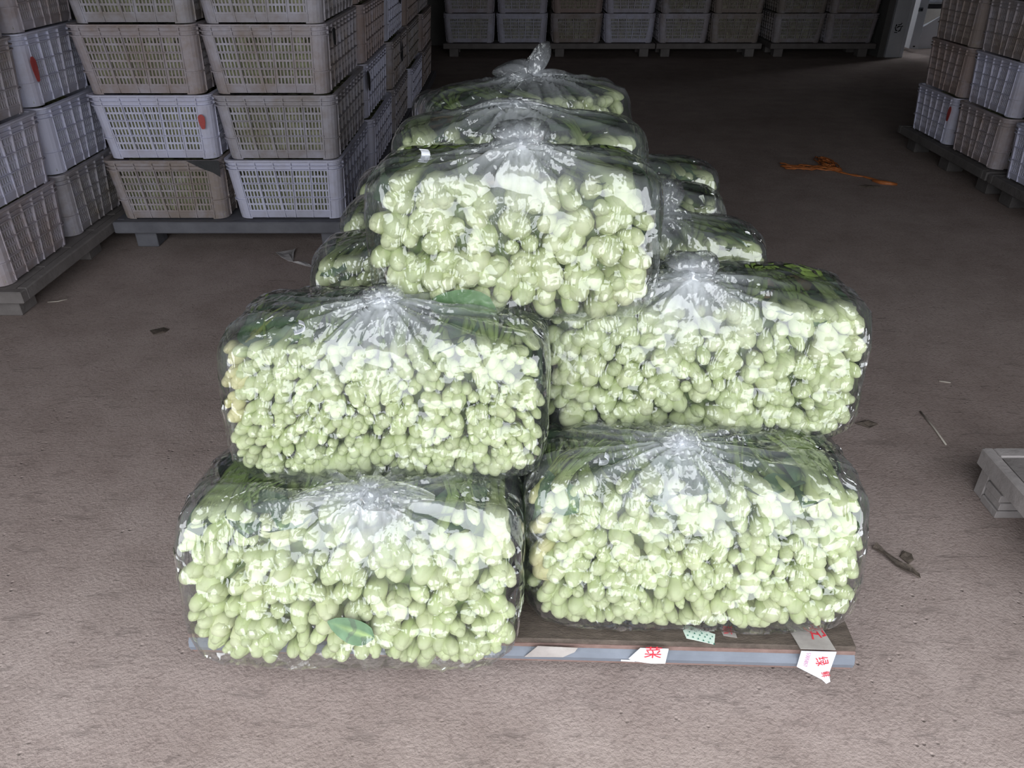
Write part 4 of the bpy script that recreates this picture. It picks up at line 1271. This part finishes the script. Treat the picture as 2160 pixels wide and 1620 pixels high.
def litter(name, P, mat, label, cat, thick=0.002, crumple=0.01, seed=0):
    """crumpled flat scrap from an outline (x, y)"""
    rr = random.Random(seed)
    n = len(P); cx = sum(p[0] for p in P) / n; cy = sum(p[1] for p in P) / n
    ring = []
    for k in (1.0, 0.55):
        ring += [(cx + (p[0] - cx) * k, cy + (p[1] - cy) * k, 0.002 + crumple * rr.random() * (1.2 - 0.4 * k)) for p in P]
    V = ring + [(cx, cy, 0.003 + crumple * rr.random())]
    F = [(i, (i + 1) % n, n + (i + 1) % n, n + i) for i in range(n)] + [(n + i, n + (i + 1) % n, 2 * n) for i in range(n)]
    m = len(V)
    V2 = [(x, y, max(z - thick, 0.0003)) for x, y, z in V]
    F2 = [tuple(q + m for q in f[::-1]) for f in F]
    S = [((i + 1) % n, i, m + i, m + (i + 1) % n) for i in range(n)]
    b = MB(); b.add(V + V2, F + F2 + S)
    return tag(obj(name, b.mesh(name, mat)), label, cat)
def gp(px, py):   # (noted ground coordinates, metres)
    return (px, py)
litter('paper_scrap', [(-0.980, 3.000), (-0.945, 2.950), (-0.910, 2.925), (-0.890, 2.920), (-0.905, 2.995), (-0.910, 3.050), (-0.920, 3.035)], M_greyp, 'crumpled grey paper scrap on the floor before the middle crate pallet', 'paper', seed=2)
litter('paper_scrap', [(-0.890, 2.912), (-0.865, 2.898), (-0.830, 2.870), (-0.795, 2.860), (-0.800, 2.875), (-0.840, 2.908)], M_greyp, 'narrow twisted paper strip beside the grey paper scrap', 'paper', seed=4)
litter('dry_leaf', [(-1.225, 2.305), (-1.200, 2.275), (-1.170, 2.295), (-1.165, 2.320), (-1.190, 2.335)], M_twig, 'dark withered leaf flat on the open floor left of the bags', 'leaf', crumple=0.006, seed=6)
litter('dry_leaf', [(0.800, 1.262), (0.810, 1.270), (0.830, 1.235), (0.850, 1.200), (0.870, 1.185), (0.865, 1.170), (0.847, 1.175), (0.830, 1.205), (0.815, 1.235)], M_twig, 'dried brown leaf strip on the floor right of the bottom bags', 'leaf', crumple=0.016, seed=8)
litter('dry_leaf', [(0.850, 1.235), (0.865, 1.255), (0.880, 1.245), (0.875, 1.225), (0.860, 1.215)], M_twig, 'small round dried leaf beside the brown leaf strip', 'leaf', crumple=0.004, seed=9)
litter('dry_leaf', [(0.95, 1.75), (0.99, 1.765), (1.01, 1.745), (0.98, 1.73)], M_twig, 'dark leaf fragment beside the second layer right bags', 'leaf', crumple=0.01, seed=10)
litter('dry_leaf', [(1.800, 3.930), (1.840, 3.950), (1.920, 3.925), (1.870, 3.905)], M_twig, 'dark leaf shred on the floor below the orange twine', 'leaf', crumple=0.01, seed=12)
def stick(P, rad, mat, label):
    b = MB(); b.tube(P, rad, 6); tag(obj('straw_stick', b.mesh('straw_stick', mat, True)), label, 'stick')
stick([(1.156, 1.812, 0.003), (1.157, 1.73, 0.003), (1.152, 1.651, 0.003)], 0.0024, M_straw, 'thin pale stick on the floor beyond the empty pallet')
stick([(1.29, 1.98, 0.002), (1.32, 1.97, 0.002)], 0.002, M_straw, 'short pale straw on the floor behind the thin stick')
stick([(-1.69, 2.535, 0.002), (-1.655, 2.54, 0.0025), (-1.63, 2.56, 0.002)], 0.0018, M_straw, 'short white straw on the floor before the left pallet')

# red paint marks
def mark(x, y, z, w, h, axis, label, parent_name=None):
    P = []
    for a in np.linspace(0, 2 * math.pi, 13)[:-1]:
        u = w * 0.5 * math.cos(a) * (1 + 0.18 * math.sin(3 * a)); v = h * 0.5 * math.sin(a) * (1 + 0.15 * math.cos(2 * a))
        P.append((x + u, y, z + v) if axis == 'y' else (x, y + u, z + v))
    return blob('m', P, 0.0012)
def attach_mark(b, root):
    me = b.mesh('paint_mark', M_redpaint)
    o = obj('paint_mark', me, root); o['label'] = 'smear of red paint'
    o.matrix_parent_inverse = (Matrix.Translation(root.location) @ root.rotation_euler.to_matrix().to_4x4() @ Matrix.Diagonal((*root.scale, 1))).inverted()
crates = [o for o in COL.objects if o.name.startswith('plastic_crate')]
def near(x, y, z):
    return min(crates, key=lambda o: (o.location.x - x) ** 2 + (o.location.y - y) ** 2 + (o.location.z - z) ** 2)
c1 = near(MX[0], MY0 + CL / 2, PZ + CH); attach_mark(mark(MX[0] + CW / 2 - 0.040, MY0 + 0.0015, PZ + CH + 0.150, 0.026, 0.065, 'y', ''), c1)
c2 = near(LXF - CL / 2, 3.114, LZ + 2 * CH); attach_mark(mark(LXF - 0.0015, 3.114 - CW / 2 + 0.045, LZ + 2 * CH + 0.13, 0.035, 0.10, 'x', ''), c2)
c3 = near(RXF + CL / 2, 4.49, PZ); attach_mark(mark(RXF + 0.0015, 4.49 - CW / 2 + 0.045, PZ + 0.16, 0.03, 0.09, 'x', ''), c3)
